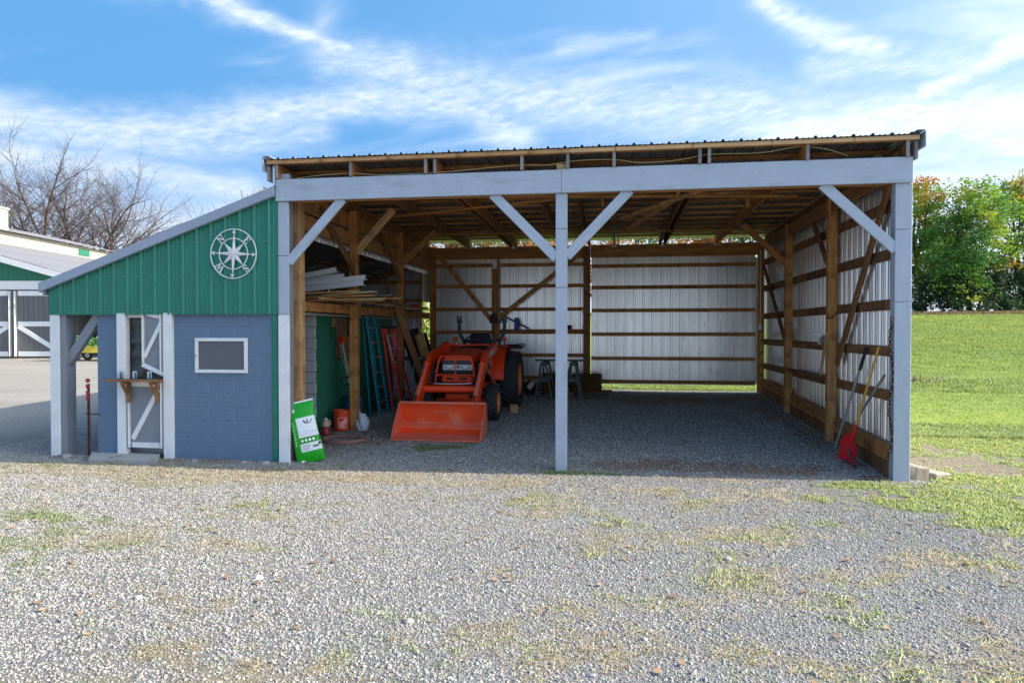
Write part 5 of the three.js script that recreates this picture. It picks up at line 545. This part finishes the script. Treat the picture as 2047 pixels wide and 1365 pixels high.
  { const z0 = 3.08, prof = [[z0 + 0.62, 0.0], [z0 + 0.62, 0.018], [z0 + 0.16, 0.03], [z0 + 0.06, 0.09], [z0 + 0.025, 0.2], [z0 + 0.05, 0.54], [z0 + 0.12, 0.56], [z0 + 0.12, 0.572], [z0 + 0.035, 0.552], [z0 + 0.01, 0.2], [z0 + 0.045, 0.075], [z0 + 0.15, 0.012]];
    const bk = mesh('bucket', yzPlate(prof, -0.76, 0.76, 0), mt.orangeWorn, o); for (const s of [-1, 1]) mesh('side_plate', yzPlate([[z0 + 0.62, 0.0], [z0 + 0.6, 0.1], [z0 + 0.15, 0.565], [z0 + 0.03, 0.56], [z0 + 0.0, 0.2], [z0 + 0.05, 0.06], [z0 + 0.15, 0.0]], s * 0.761, s * 0.775, 0.001), mt.orangeFaded, bk);
    mesh('worn_floor', boxAt(-0.755, 0.755, 0.026, 0.031, z0 + 0.2, z0 + 0.6, 0.001).rotateX(0), mt.orangeFaded, bk); mesh('worn_plate', merge([beamGeo(V(-0.755, 0.115, z0 + 0.055), V(0.755, 0.115, z0 + 0.055), 0.004, 0.15, 0.3)]), mt.orangeFaded, bk); mesh('cutting_edge', boxAt(-0.76, 0.76, 0.0, 0.022, z0 + 0.6, z0 + 0.70, 0.004), mt.orangeFaded, bk); mesh('top_lip', boxAt(-0.76, 0.76, 0.54, 0.58, z0 + 0.1, z0 + 0.15, 0.005), mt.orangeFaded, bk);
    for (const s of [-1, 1]) mesh('ear', boxAt(s * 0.48, s * 0.6, 0.2, 0.54, z0 - 0.08, z0 + 0.03, 0.006), mt.orange, bk); }
  // fenders, seat, wheel, roll bar, lamps
  for (const s of [-1, 1]) { const pts = [], inn = []; for (let k = 0; k <= 10; k++) { const a = (5 + k * 12.5) * D2R; pts.push([Math.cos(a) * 0.70, 0.6 + Math.sin(a) * 0.74]); inn.push([Math.cos(a) * 0.685, 0.6 + Math.sin(a) * 0.725]); } mesh('fender', merge([yzPlate([...pts, ...inn.reverse()], s * 0.40, s * 0.68, 0.002), yzPlate([[0.70, 0.66], ...pts.slice(1, 9), [0.1, 0.8]], s * 0.395, s * 0.415, 0.002)]), mt.orange, o);
    mesh('roll_bar', merge([tubeGeo([[s * 0.36, 0.85, -0.42], [s * 0.37, 1.2, -0.42], [s * 0.42, 1.42, -0.43], [s * 0.50, 1.56, -0.45], [s * 0.52, 1.72, -0.46], [s * 0.52, 1.9, -0.47]], 0.042, 30, 10), cylGeo(V(s * 0.52, 1.84, -0.53), V(s * 0.52, 1.84, -0.41), 0.055), boxAt(s * 0.475, s * 0.5, 1.84, 1.97, -0.52, -0.42), boxAt(s * 0.54, s * 0.565, 1.84, 1.97, -0.52, -0.42)]), mt.rops, o);
    const lp = mesh('amber_light', at(lathe([[0, 0.03], [0.04, 0.025], [0.058, 0.008], [0.058, -0.02], [0, -0.03]], 20), 0, 0, 0, Math.PI / 2).translate(s * 0.56, 1.46, -0.2), M(0.75, 0.13, 0.05, 0.3), o); mesh('stalk', merge([cylGeo(V(s * 0.56, 1.32, -0.22), V(s * 0.56, 1.42, -0.22), 0.01)]), mt.darkMetal, lp); }
  mesh('roll_bar_cross', boxAt(-0.38, 0.38, 1.36, 1.44, -0.46, -0.39, 0.008), mt.rops, o);
  const st = mesh('seat', merge([boxAt(-0.25, 0.25, 1.0, 1.12, -0.2, 0.28, 0.04), at(cbox(0.48, 0.5, 0.12, 0.05), 0, 1.32, -0.26, -0.15)]), mt.seat, o); mesh('headrest', at(cbox(0.4, 0.12, 0.14, 0.05), 0, 1.52, -0.28, -0.15), mt.seat, st);
  mesh('dash', boxAt(-0.27, 0.27, 1.05, 1.36, 0.62, 0.8, 0.03), mt.black, o); const sw = mesh('steering_wheel', at(new THREE.TorusGeometry(0.19, 0.016, 10, 32), 0, 1.46, 0.48, -1.0), mt.black, o); mesh('column', cylGeo(V(0, 1.3, 0.66), V(0, 1.45, 0.49), 0.03), mt.black, sw); mesh('spoke', merge([cylGeo(V(-0.18, 1.46, 0.48), V(0.18, 1.46, 0.48), 0.012)]), mt.black, sw);
  mesh('footplate', merge([boxAt(-0.5, -0.23, 0.44, 0.47, 0.35, 0.85), boxAt(0.23, 0.5, 0.44, 0.47, 0.35, 0.85)]), mt.darkMetal, o); mesh('muffler', cylGeo(V(-0.4, 0.9, 1.5), V(-0.4, 1.15, 1.55), 0.05), mt.black, o);
  const tray = mesh('tool_tray', boxAt(0.58, 0.95, 1.25, 1.28, -0.5, -0.1), mt.darkMetal, o); mesh('rods', merge([0, 1, 2, 3, 4].map(k => cylGeo(V(0.55 + k * 0.02, 1.29 + k * 0.015, -0.4 + k * 0.08), V(1.02, 1.3 + (k % 3) * 0.03, -0.25 + k * 0.02), 0.008))), mt.black, tray);
}
// ---------- barn across the yard on the left ----------
{
  const o = thing('stable_barn', 'long grey-roofed stable barn with white trimmed doors across the yard', 'barn', null, V(0, 0, 9.35)); o.rotation.y = 0.14906; const Z0 = -28.3;
  const wallM = M(0.16, 0.155, 0.16, 0.8, { map: rep(T.paint, 0.5, 0.5) }), pale = M(0.50, 0.47, 0.40, 0.7, { map: rep(T.metal, 0.4, 0.4) }), roofM = M(0.40, 0.39, 0.40, 0.55, { map: rep(T.metal, 0.4, 0.4) }), gr = M(0.02, 0.17, 0.10, 0.6);
  const xr = -18.45, xl = -38.0, xm = -28.2, rk = x => 4.05 + 0.28 * (x < xm ? (x - xl) : (xr - x)), zb = Z0 - 15, gy = 0.86;
  mesh('front_wall', plate([[xl, -0.5], [xr, -0.5], [xr, rk(xr)], [xm, rk(xm)], [xl, rk(xl)]], 0.2).translate(0, 0, Z0), wallM, o); mesh('side_wall', boxAt(xr - 0.2, xr, -0.5, 4.05, zb, Z0 - 0.202), wallM, o);
  // white trim, header and gable boards
  mesh('header_board', boxAt(-26, xr, 3.62, 3.98, Z0 + 0.002, Z0 + 0.05), mt.white, o); mesh('rake_board', plate([[xm, rk(xm) - 0.02], [xr + 0.35, rk(xr + 0.35) - 0.02], [xr + 0.35, rk(xr + 0.35) + 0.24], [xm, rk(xm) + 0.24]], 0.12).translate(0, 0, Z0 + 0.35), mt.white, o); mesh('soffit', plate([[xm, rk(xm) - 0.0], [xr + 0.3, rk(xr + 0.3)], [xr + 0.3, rk(xr + 0.3) + 0.05], [xm, rk(xm) + 0.05]], 0.3).translate(0, 0, Z0 + 0.23), mt.white, o);
  for (let k = 0; k < 32; k++) { const a = -26 + k * 0.235, b = a + 0.228; mesh('gable_plank', plate([[a, 3.985], [b, 3.985], [b, rk(b) - 0.03], [a, rk(a) - 0.03]], 0.025).translate(0, 0, Z0 + 0.03), gr, o); if (b > xr - 0.25) break; }
  // double doors
  const dr = (x0, x1, dir) => { const d = mesh('door', boxAt(x0, x1, gy, 3.55, Z0 + 0.01, Z0 + 0.05), wallM, o); const n = Math.round((x1 - x0) / 0.2); for (let k = 0; k < n; k++) mesh('plank', boxAt(x0 + k * (x1 - x0) / n + 0.006, x0 + (k + 1) * (x1 - x0) / n - 0.006, gy + 0.02, 3.53, Z0 + 0.052, Z0 + 0.07), wallM, d); const w = 0.2, t = (a, b, ww = w, z = Z0 + 0.085) => mesh('trim_board', beamGeo(V(a[0], a[1], z), V(b[0], b[1], z), 0.026, ww), mt.white, d); t([x0 + 0.1, gy], [x0 + 0.1, 3.55]); t([x1 - 0.1, gy], [x1 - 0.1, 3.55]); for (const y of [gy + 0.1, 2.2, 3.46]) t([x0 + 0.2, y], [x1 - 0.2, y]); t(dir > 0 ? [x0 + 0.2, 2.1] : [x1 - 0.2, 2.1], dir > 0 ? [x1 - 0.2, gy + 0.2] : [x0 + 0.2, gy + 0.2], 0.18, Z0 + 0.083); mesh('handle', tubeGeo([[dir > 0 ? x1 - 0.5 : x0 + 0.5, 2.2, Z0 + 0.1], [dir > 0 ? x1 - 0.3 : x0 + 0.3, 2.28, Z0 + 0.16], [dir > 0 ? x1 - 0.05 : x0 + 0.05, 2.2, Z0 + 0.1]], 0.02, 12, 6), mt.black, d); };
  dr(-20.62, -18.55, 1); dr(-22.7, -20.64, -1);
  // dark open bay at the right end
  mesh('bay_back', boxAt(xr, -13.2, 0, 3.6, Z0 - 6.2, Z0 - 6.0), W2[1], o); mesh('bay_side', boxAt(-13.4, -13.2, 0, 3.4, Z0 - 6, Z0 + 0.2), W2[1], o); mesh('bay_roof', plate([[xr, 4.0], [-12.9, 3.0], [-12.9, 3.1], [xr, 4.1]], 6.6).translate(0, 0, Z0 + 0.4), roofM, o); mesh('bay_header', boxAt(xr + 0.01, -13.4, 2.9, 3.3, Z0 - 0.2, Z0 - 0.1), wallM, o); for (const x of [-16.6, -15.0]) mesh('bay_post', boxAt(x, x + 0.16, 0, 2.9, Z0 - 0.25, Z0 - 0.1), wallM, o);
  // right roof slope, monitor and its roof
  const slopeSheet = (name, xa, xb, ya, yb, z0, z1, mat) => { const n = Math.round((z0 - z1) / 0.95); for (let k = 0; k < n; k++) { const a = z0 - (z0 - z1) * k / n, b = z0 - (z0 - z1) * (k + 1) / n; const L = Math.hypot(xb - xa, yb - ya); const g = ribbed(0, a - b + 0.01, () => 0, () => L, PBR, 0.2285, 0, 1), p = g.attributes.position, cx = (xb - xa) / L, cy = (yb - ya) / L; for (let i = 0; i < p.count; i++) { const u = p.getX(i), v = p.getY(i), w = p.getZ(i); p.setXYZ(i, xa + cx * v + Math.abs(cy) * w, ya + cy * v + Math.abs(cx) * w, a - u); } g.computeVertexNormals(); mesh(name, g, mat, o); } };
  slopeSheet('roof_sheet', xr + 0.35, -25.2, rk(xr + 0.35) + 0.26, rk(-25.2) + 0.26, Z0 + 0.35, zb, roofM); const ym = rk(-25.2) + 0.26;
  slopeSheet('roof_sheet', xl - 0.35, -31.2, rk(xl) + 0.26, rk(-31.2) + 0.26, Z0 + 0.35, zb, roofM);
  mesh('monitor_wall', ribbed(0, 14.4, () => ym - 0.25, () => ym + 0.62, PBR, 0.2285).rotateY(Math.PI / 2).translate(-25.2, 0, Z0 - 0.2), pale, o); mesh('monitor_end', plate([[-31.2, ym - 0.3], [-25.2, ym - 0.3], [-25.2, ym + 0.62], [-28.2, ym + 1.3], [-31.2, ym + 0.62]], 0.1).translate(0, 0, Z0 - 0.15), pale, o);
  slopeSheet('monitor_roof_sheet', -24.85, -28.2, ym + 0.62, ym + 1.42, Z0 - 0.0, zb - 0.1, M(0.42, 0.40, 0.40, 0.6, { map: rep(T.metal, 0.4, 0.4) })); slopeSheet('monitor_roof_sheet', -31.55, -28.2, ym + 0.62, ym + 1.42, Z0 - 0.0, zb - 0.1, roofM);
  mesh('vent_panel', boxAt(-25.19, -25.15, ym + 0.1, ym + 0.48, zb + 2.6, zb + 3.6), gr, o);
  const ch = mesh('chimney', boxAt(-25.95, -25.25, ym + 0.2, ym + 1.75, Z0 - 6.0, Z0 - 5.3, 0.02), M(0.42, 0.38, 0.33, 0.9, { map: rep(T.paint, 1, 1) }), o); mesh('chimney_cap', boxAt(-26.0, -25.2, ym + 1.752, ym + 1.85, Z0 - 6.05, Z0 - 5.25, 0.02), mt.concrete, ch);
}
{ // garden cart with plants
  const x = -20.4, z = -14.9, o = thing('garden_cart', 'yellow garden cart loaded with green potted plants', 'cart', null, V(x, ground(x, z), z)); o.rotation.y = 0.2; const ym = M(0.62, 0.5, 0.05, 0.5);
  mesh('bed', merge([boxAt(-0.7, 1.0, 0.32, 0.38, -0.35, 0.35), boxAt(-0.7, 1.0, 0.38, 0.6, 0.33, 0.35), boxAt(-0.7, -0.68, 0.38, 0.6, -0.33, 0.33)]), ym, o); for (const wx of [-0.45, 0.75]) for (const s of [-1, 1]) { const w = new THREE.Group(); w.name = 'wheel'; w.position.set(wx, 0.2, s * 0.4); o.add(w); mesh('tyre', new THREE.TorusGeometry(0.145, 0.055, 10, 24), mt.rubber, w); mesh('rim', cylGeo(V(0, 0, -0.03), V(0, 0, 0.04), 0.1), mt.white, w); } mesh('handle', cylGeo(V(1.0, 0.35, 0), V(1.7, 0.85, 0), 0.02), mt.black, o);
  const pl = (dx, dy, n, s, l, seed, wh) => { const q = rngOf(seed), pos = [], col = []; for (let i = 0; i < n; i++) { const a = q() * 6.28, r = s * Math.sqrt(q()), y = q() * s * 0.9, c = V(r * Math.cos(a), y, r * Math.sin(a)), e1 = V(q() - 0.5, q() - 0.5, q() - 0.5).normalize().multiplyScalar(0.05 + 0.05 * q()), e2 = V(q() - 0.5, q() - 0.5, q() - 0.5).normalize().multiplyScalar(0.05); for (const p of [c.clone().sub(e1), c.clone().add(e2), c.clone().add(e1)]) { pos.push(p.x, p.y, p.z); } const w = q() < wh; for (let k = 0; k < 3; k++) col.push(...(w ? [0.7, 0.7, 0.62] : [0.05 + 0.08 * q(), 0.22 + 0.15 * q(), 0.05])); } const g = new THREE.BufferGeometry(); g.setAttribute('position', new THREE.Float32BufferAttribute(pos, 3)); g.setAttribute('color', new THREE.Float32BufferAttribute(col, 3)); g.computeVertexNormals(); const t = thing('potted_plant', l, 'plant', 'plants on the cart', V(x + dx, ground(x, z) + dy, z + 0.05)); mesh('leaves', g, leafMat({ vertexColors: true }), t); mesh('pot', lathe([[0, -0.2], [0.13, -0.2], [0.17, 0.02], [0, 0.02]], 16), M(0.4, 0.16, 0.1, 0.8), t); };
  pl(-0.55, 0.58, 260, 0.42, 'tall leafy plant with white blooms at the near end of the cart', 5, 0.25); pl(0.45, 0.58, 260, 0.36, 'rounder green plant at the middle of the cart', 6, 0.05);
}
// ---------- trees ----------
function tubeSeg(pos, a, b, r0, r1, n) { const d = b.clone().sub(a).normalize(), u = Math.abs(d.y) < 0.9 ? V(0, 1, 0).cross(d).normalize() : V(1, 0, 0).cross(d).normalize(), w = d.clone().cross(u); const P = (c, r, k) => { const t = k / n * Math.PI * 2; return [c.x + (u.x * Math.cos(t) + w.x * Math.sin(t)) * r, c.y + (u.y * Math.cos(t) + w.y * Math.sin(t)) * r, c.z + (u.z * Math.cos(t) + w.z * Math.sin(t)) * r]; }; for (let k = 0; k < n; k++) { const A = P(a, r0, k), B2 = P(a, r0, k + 1), C2 = P(b, r1, k + 1), E = P(b, r1, k); pos.push(...A, ...C2, ...B2, ...A, ...E, ...C2); } }
const geoOf = pos => { const g = new THREE.BufferGeometry(); g.setAttribute('position', new THREE.Float32BufferAttribute(pos, 3)); g.computeVertexNormals(); uvBox(g); return g; };
const barkM = M(0.19, 0.16, 0.135, 0.95, { map: rep(T.rust, 0.5, 0.5) }), twigM = M(0.105, 0.085, 0.085, 0.95);
function skeleton(rng, base, dir, len, rad, levels, o) { // returns trunk and branch triangles and the branch ends
  const trunk = [], twig = [], ends = [];
  const grow = (p, d, L, r, lv) => { const n = lv === levels ? (o.trunkSegs ?? 5) : 4; let c = p.clone(), dd = d.clone(); const into = lv >= levels - 1 ? trunk : twig; for (let i = 0; i < n; i++) { const k0 = 1 - 0.5 * i / n, k1 = 1 - 0.5 * (i + 1) / n; dd.add(V((rng() - 0.5) * o.wob, (rng() - 0.5) * o.wob * 0.5 + o.up, (rng() - 0.5) * o.wob)).normalize(); const e = c.clone().addScaledVector(dd, L / n); tubeSeg(into, c, e, r * k0, r * k1, lv >= levels - 1 ? 7 : lv > 1 ? 4 : 3); if (lv > 0 && (lv < levels || i >= (o.bare ?? 2))) { const m = lv === levels ? (o.kids ?? 2) : (rng() < 0.75 ? 1 : 2); for (let q = 0; q < m; q++) { const ax = V(rng() - 0.5, (rng() - 0.4) * 0.5, rng() - 0.5).normalize(); const nd = dd.clone().multiplyScalar(o.fwd).add(ax).normalize(); grow(e, nd, L * (0.5 + 0.25 * rng()), r * k1 * 0.66, lv - 1); } } c = e; } ends.push([c, lv]); if (lv > 0) { grow(c, dd.clone().add(V((rng() - 0.5) * 0.5, 0.1, (rng() - 0.5) * 0.5)).normalize(), L * 0.6, r * 0.5, lv - 1); } };
  grow(base, dir.normalize(), len, rad, levels); return { trunk, twig, ends };
}
function bareTree(x, z, lean, len, rad, seed, label, levels = 4) { const rng = rngOf(seed), y = ground(x, z); const s = skeleton(rng, V(x, y - 0.3, z), V(lean, 1, 0), len, rad, levels, { wob: 0.34, up: 0.03, fwd: 0.85, kids: 2, bare: 3, trunkSegs: 6 }); const o = thing('bare_tree', label, 'tree', 'bare trees behind the stable barn'); mesh('trunk', geoOf(s.trunk), barkM, o); mesh('crown', geoOf(s.twig), twigM, o); return o; }
bareTree(-57, -45.5, 0.12, 7.6, 0.25, 11, 'bare tree at the far left, partly cut off by the picture edge');
bareTree(-48.6, -42.5, -0.05, 7.7, 0.28, 12, 'broad bare tree just right of the chimney');
bareTree(-48.0, -44.2, 0.10, 8.1, 0.25, 13, 'tallest bare tree with a curved trunk above the stable roof');
bareTree(-49.2, -46.8, 0.36, 7.6, 0.24, 14, 'bare tree leaning right behind the monitor roof');
bareTree(-45.4, -44.6, 0.28, 6.6, 0.2, 15, 'low spreading bare tree at the end of the stable roof');
bareTree(-44.2, -46.5, 0.5, 5.2, 0.17, 16, 'small bare tree leaning towards the green gable');
bareTree(-31, -38.5, 0.05, 4.6, 0.14, 17, 'thin bare sapling rising above the lean-to rake', 3); bareTree(-28.6, -36.9, 0.15, 5.2, 0.14, 18, 'twiggy bare sapling beside the orange tree', 3);
function leafTree(name, label, x, z, h, w, pal, seed, n, group, lo = 0.14, leaf = 0.26, kind = 'tree') {
  const rng = rngOf(seed), y = ground(x, z), o = thing(name, label, kind, group);
  const s = skeleton(rng, V(x, y - 0.3, z), V((rng() - 0.5) * 0.15, 1, (rng() - 0.5) * 0.15), h * 0.52, h * 0.018 + 0.05, 2, { wob: 0.3, up: 0.05, fwd: 0.7, kids: 2, bare: 1 });
  mesh('trunk', geoOf([...s.trunk, ...s.twig]), barkM, o);
  const cl = []; const lobes = []; for (let i = 0; i < 12; i++) { const a = rng() * 6.28, t = lo + (1 - lo) * (i + 0.5) / 12, prof = Math.sin(Math.PI * Math.pow((t - lo) / (1 - lo) * 0.9 + 0.08, 0.75)); lobes.push([x + Math.cos(a) * w * 0.30 * prof, y + h * t * 0.9 + h * 0.03, z + Math.sin(a) * w * 0.30 * prof, w * (0.16 + 0.16 * prof) * (0.8 + 0.5 * rng())]); }
  const pos = [], col = [], per = 34;
  for (let i = 0; i < n; i++) { const L = lobes[Math.floor(rng() * lobes.length)], a = rng() * 6.28, b = Math.acos(2 * rng() - 1), R = L[3] * Math.pow(rng(), 0.42); const cx = L[0] + R * Math.sin(b) * Math.cos(a), cy = L[1] + R * Math.cos(b) * 0.8, cz = L[2] + R * Math.sin(b) * Math.sin(a), cs = 0.55 + 0.5 * rng();
    const hue = fbm(cx * 0.35 + seed, cy * 0.35 + cz * 0.3, 3) + (rng() - 0.5) * 0.22; const pi = Math.min(pal.length - 1, Math.max(0, Math.floor((hue - 0.25) * 2 * pal.length))), base = pal[pi];
    for (let k = 0; k < per; k++) { const px = cx + (rng() - 0.5) * 2 * cs, py = cy + (rng() - 0.5) * 1.2 * cs, pz = cz + (rng() - 0.5) * 2 * cs, e1 = V(rng() - 0.5, (rng() - 0.5) * 0.7, rng() - 0.5).normalize().multiplyScalar(leaf * (0.5 + 0.6 * rng())), e2 = V(rng() - 0.5, (rng() - 0.5) * 0.7, rng() - 0.5).normalize().multiplyScalar(leaf * 0.5); pos.push(px - e1.x, py - e1.y, pz - e1.z, px + e2.x, py + e2.y, pz + e2.z, px + e1.x, py + e1.y, pz + e1.z, px - e1.x, py - e1.y, pz - e1.z, px + e1.x, py + e1.y, pz + e1.z, px - e2.x, py - e2.y, pz - e2.z); const v = 0.8 + 0.4 * rng(); for (let q = 0; q < 6; q++) col.push(base[0] * v, base[1] * v, base[2] * v); } }
  const g = new THREE.BufferGeometry(); g.setAttribute('position', new THREE.Float32BufferAttribute(pos, 3)); g.setAttribute('color', new THREE.Float32BufferAttribute(col, 3)); g.computeVertexNormals(); mesh('crown', g, leafMat({ vertexColors: true }), o); return o;
}
const G = [[0.08, 0.21, 0.03], [0.15, 0.32, 0.035], [0.27, 0.43, 0.04], [0.44, 0.48, 0.045]], Y = [[0.17, 0.31, 0.035], [0.36, 0.43, 0.04], [0.56, 0.40, 0.04], [0.62, 0.29, 0.04]], O = [[0.27, 0.2, 0.035], [0.52, 0.24, 0.04], [0.6, 0.25, 0.04], [0.5, 0.17, 0.03]], K = [[0.025, 0.07, 0.02], [0.035, 0.09, 0.025], [0.05, 0.12, 0.03]];
const WD = 'trees along the field edge';
leafTree('autumn_tree', 'rusty topped tree rising just right of the barn corner post', 37.4, -81.2, 17.0, 9, G.concat(Y), 21, 250, WD); leafTree('green_tree', 'broad bright green tree in the middle of the right hand wood', 41.2, -77.7, 15.2, 11.5, G, 22, 420, WD); leafTree('autumn_tree', 'orange and green tree cut off by the right picture edge', 48.6, -80.9, 16.6, 11, G.concat(Y.slice(0, 3)), 23, 360, WD); leafTree('green_tree', 'green tree behind the gap between the two tallest crowns', 45, -88, 13.5, 10, G.slice(0, 3), 24, 220, WD); leafTree('autumn_tree', 'golden tree half hidden behind the barn post', 35.4, -86, 13.5, 9, Y, 25, 200, WD);
leafTree('green_tree', 'dark green tree at the far right end of the wood', 55.5, -86, 16, 9, G, 26, 150, WD);
[[36.2, -77.0, 'first dark evergreen shrub from the barn post at the field edge'], [38.8, -75.6, 'second dark evergreen shrub from the barn post at the field edge'], [41.4, -76.4, 'third dark evergreen shrub from the barn post at the field edge'], [44.0, -77.2, 'fourth dark evergreen shrub from the barn post at the field edge'], [46.8, -78.2, 'fifth dark evergreen shrub from the barn post at the field edge'], [49.8, -79.5, 'dark evergreen shrub at the right picture edge below the orange tree']].forEach(([x, z, l], i) => leafTree('evergreen_shrub', l, x, z, 4.6 + (i % 3) * 0.9, 3.6, K, 40 + i, 60, 'shrubs along the field edge', 0.02, 0.24, 'shrub'));
[[-20, -76, O, 'red-brown tree seen through the back eave gap by the left corner'], [-12.8, -77.7, Y, 'yellow tree seen through the back eave gap above the tractor'], [-5.2, -80.9, O, 'orange tree seen through the back eave gap near the centre post'], [3.3, -79.1, Y, 'golden green tree seen through the back eave gap right of the centre post'], [11.0, -83.4, O, 'russet tree seen through the eave gap above the sliding door'], [17.6, -80.2, G, 'green tree seen through the eave gap at the right end of the sliding door'], [25.5, -84, Y, 'yellow-green tree hidden behind the right barn wall']].slice(0, 6).forEach(([x, z, p, l], i) => leafTree('autumn_tree', l, x, z, 14.5 + (i % 2), 13, p, 60 + i, 230, 'trees behind the barn'));
leafTree('autumn_tree', 'small golden tree peeping over the lean-to beside the barn roof', -27.0, -39.2, 10.9, 3.6, [[0.5, 0.27, 0.04], [0.55, 0.3, 0.05], [0.42, 0.2, 0.04]], 71, 40, 'trees behind the barn', 0.3, 0.2);
leafTree('conifer', 'brownish conifer behind the chimney of the stable barn', -47, -36, 9.2, 5.4, [[0.10, 0.12, 0.03], [0.17, 0.16, 0.05], [0.22, 0.17, 0.06]], 72, 110, 'trees behind the stable barn', 0.1, 0.22);
leafTree('lime_shrub', 'lime green shrub glimpsed through the narrow back doorway', -7.9, -18.6, 3.4, 3.4, [[0.30, 0.42, 0.05], [0.38, 0.5, 0.06], [0.45, 0.5, 0.07]], 90, 90, 'shrubs behind the barn', 0.02, 0.14, 'shrub');
{ // dead stems at the field margins
  const r = rngOf(5), l = []; for (let i = 0; i < 9000; i++) { const x = 28 + 32 * r(), z = -70.5 - 4 * r() - (x - 30) * 0.12, c = r(); l.push([x, ground(x, z) - 0.02, z, 3 + 4 * r(), r() * 6.28, [lerp(0.34, 0.5, c), lerp(0.24, 0.36, c), 0.15]]); } for (let i = 0; i < 14; i++) { const x = 7.7 + 1.0 * r(), z = -9.9 - 0.9 * r(); l.push([x, ground(x, z) - 0.01, z, 2 + 2.6 * r(), r() * 6.28, [0.36, 0.26, 0.17]]); }
  scatter('dead_stems', 'brown dead weed stems along the field margin', bladeTuft(5, 0.07, 0.0035, 0.08, 9, 0.4), leafMat(), l);
}
renderer.render(scene, camera);
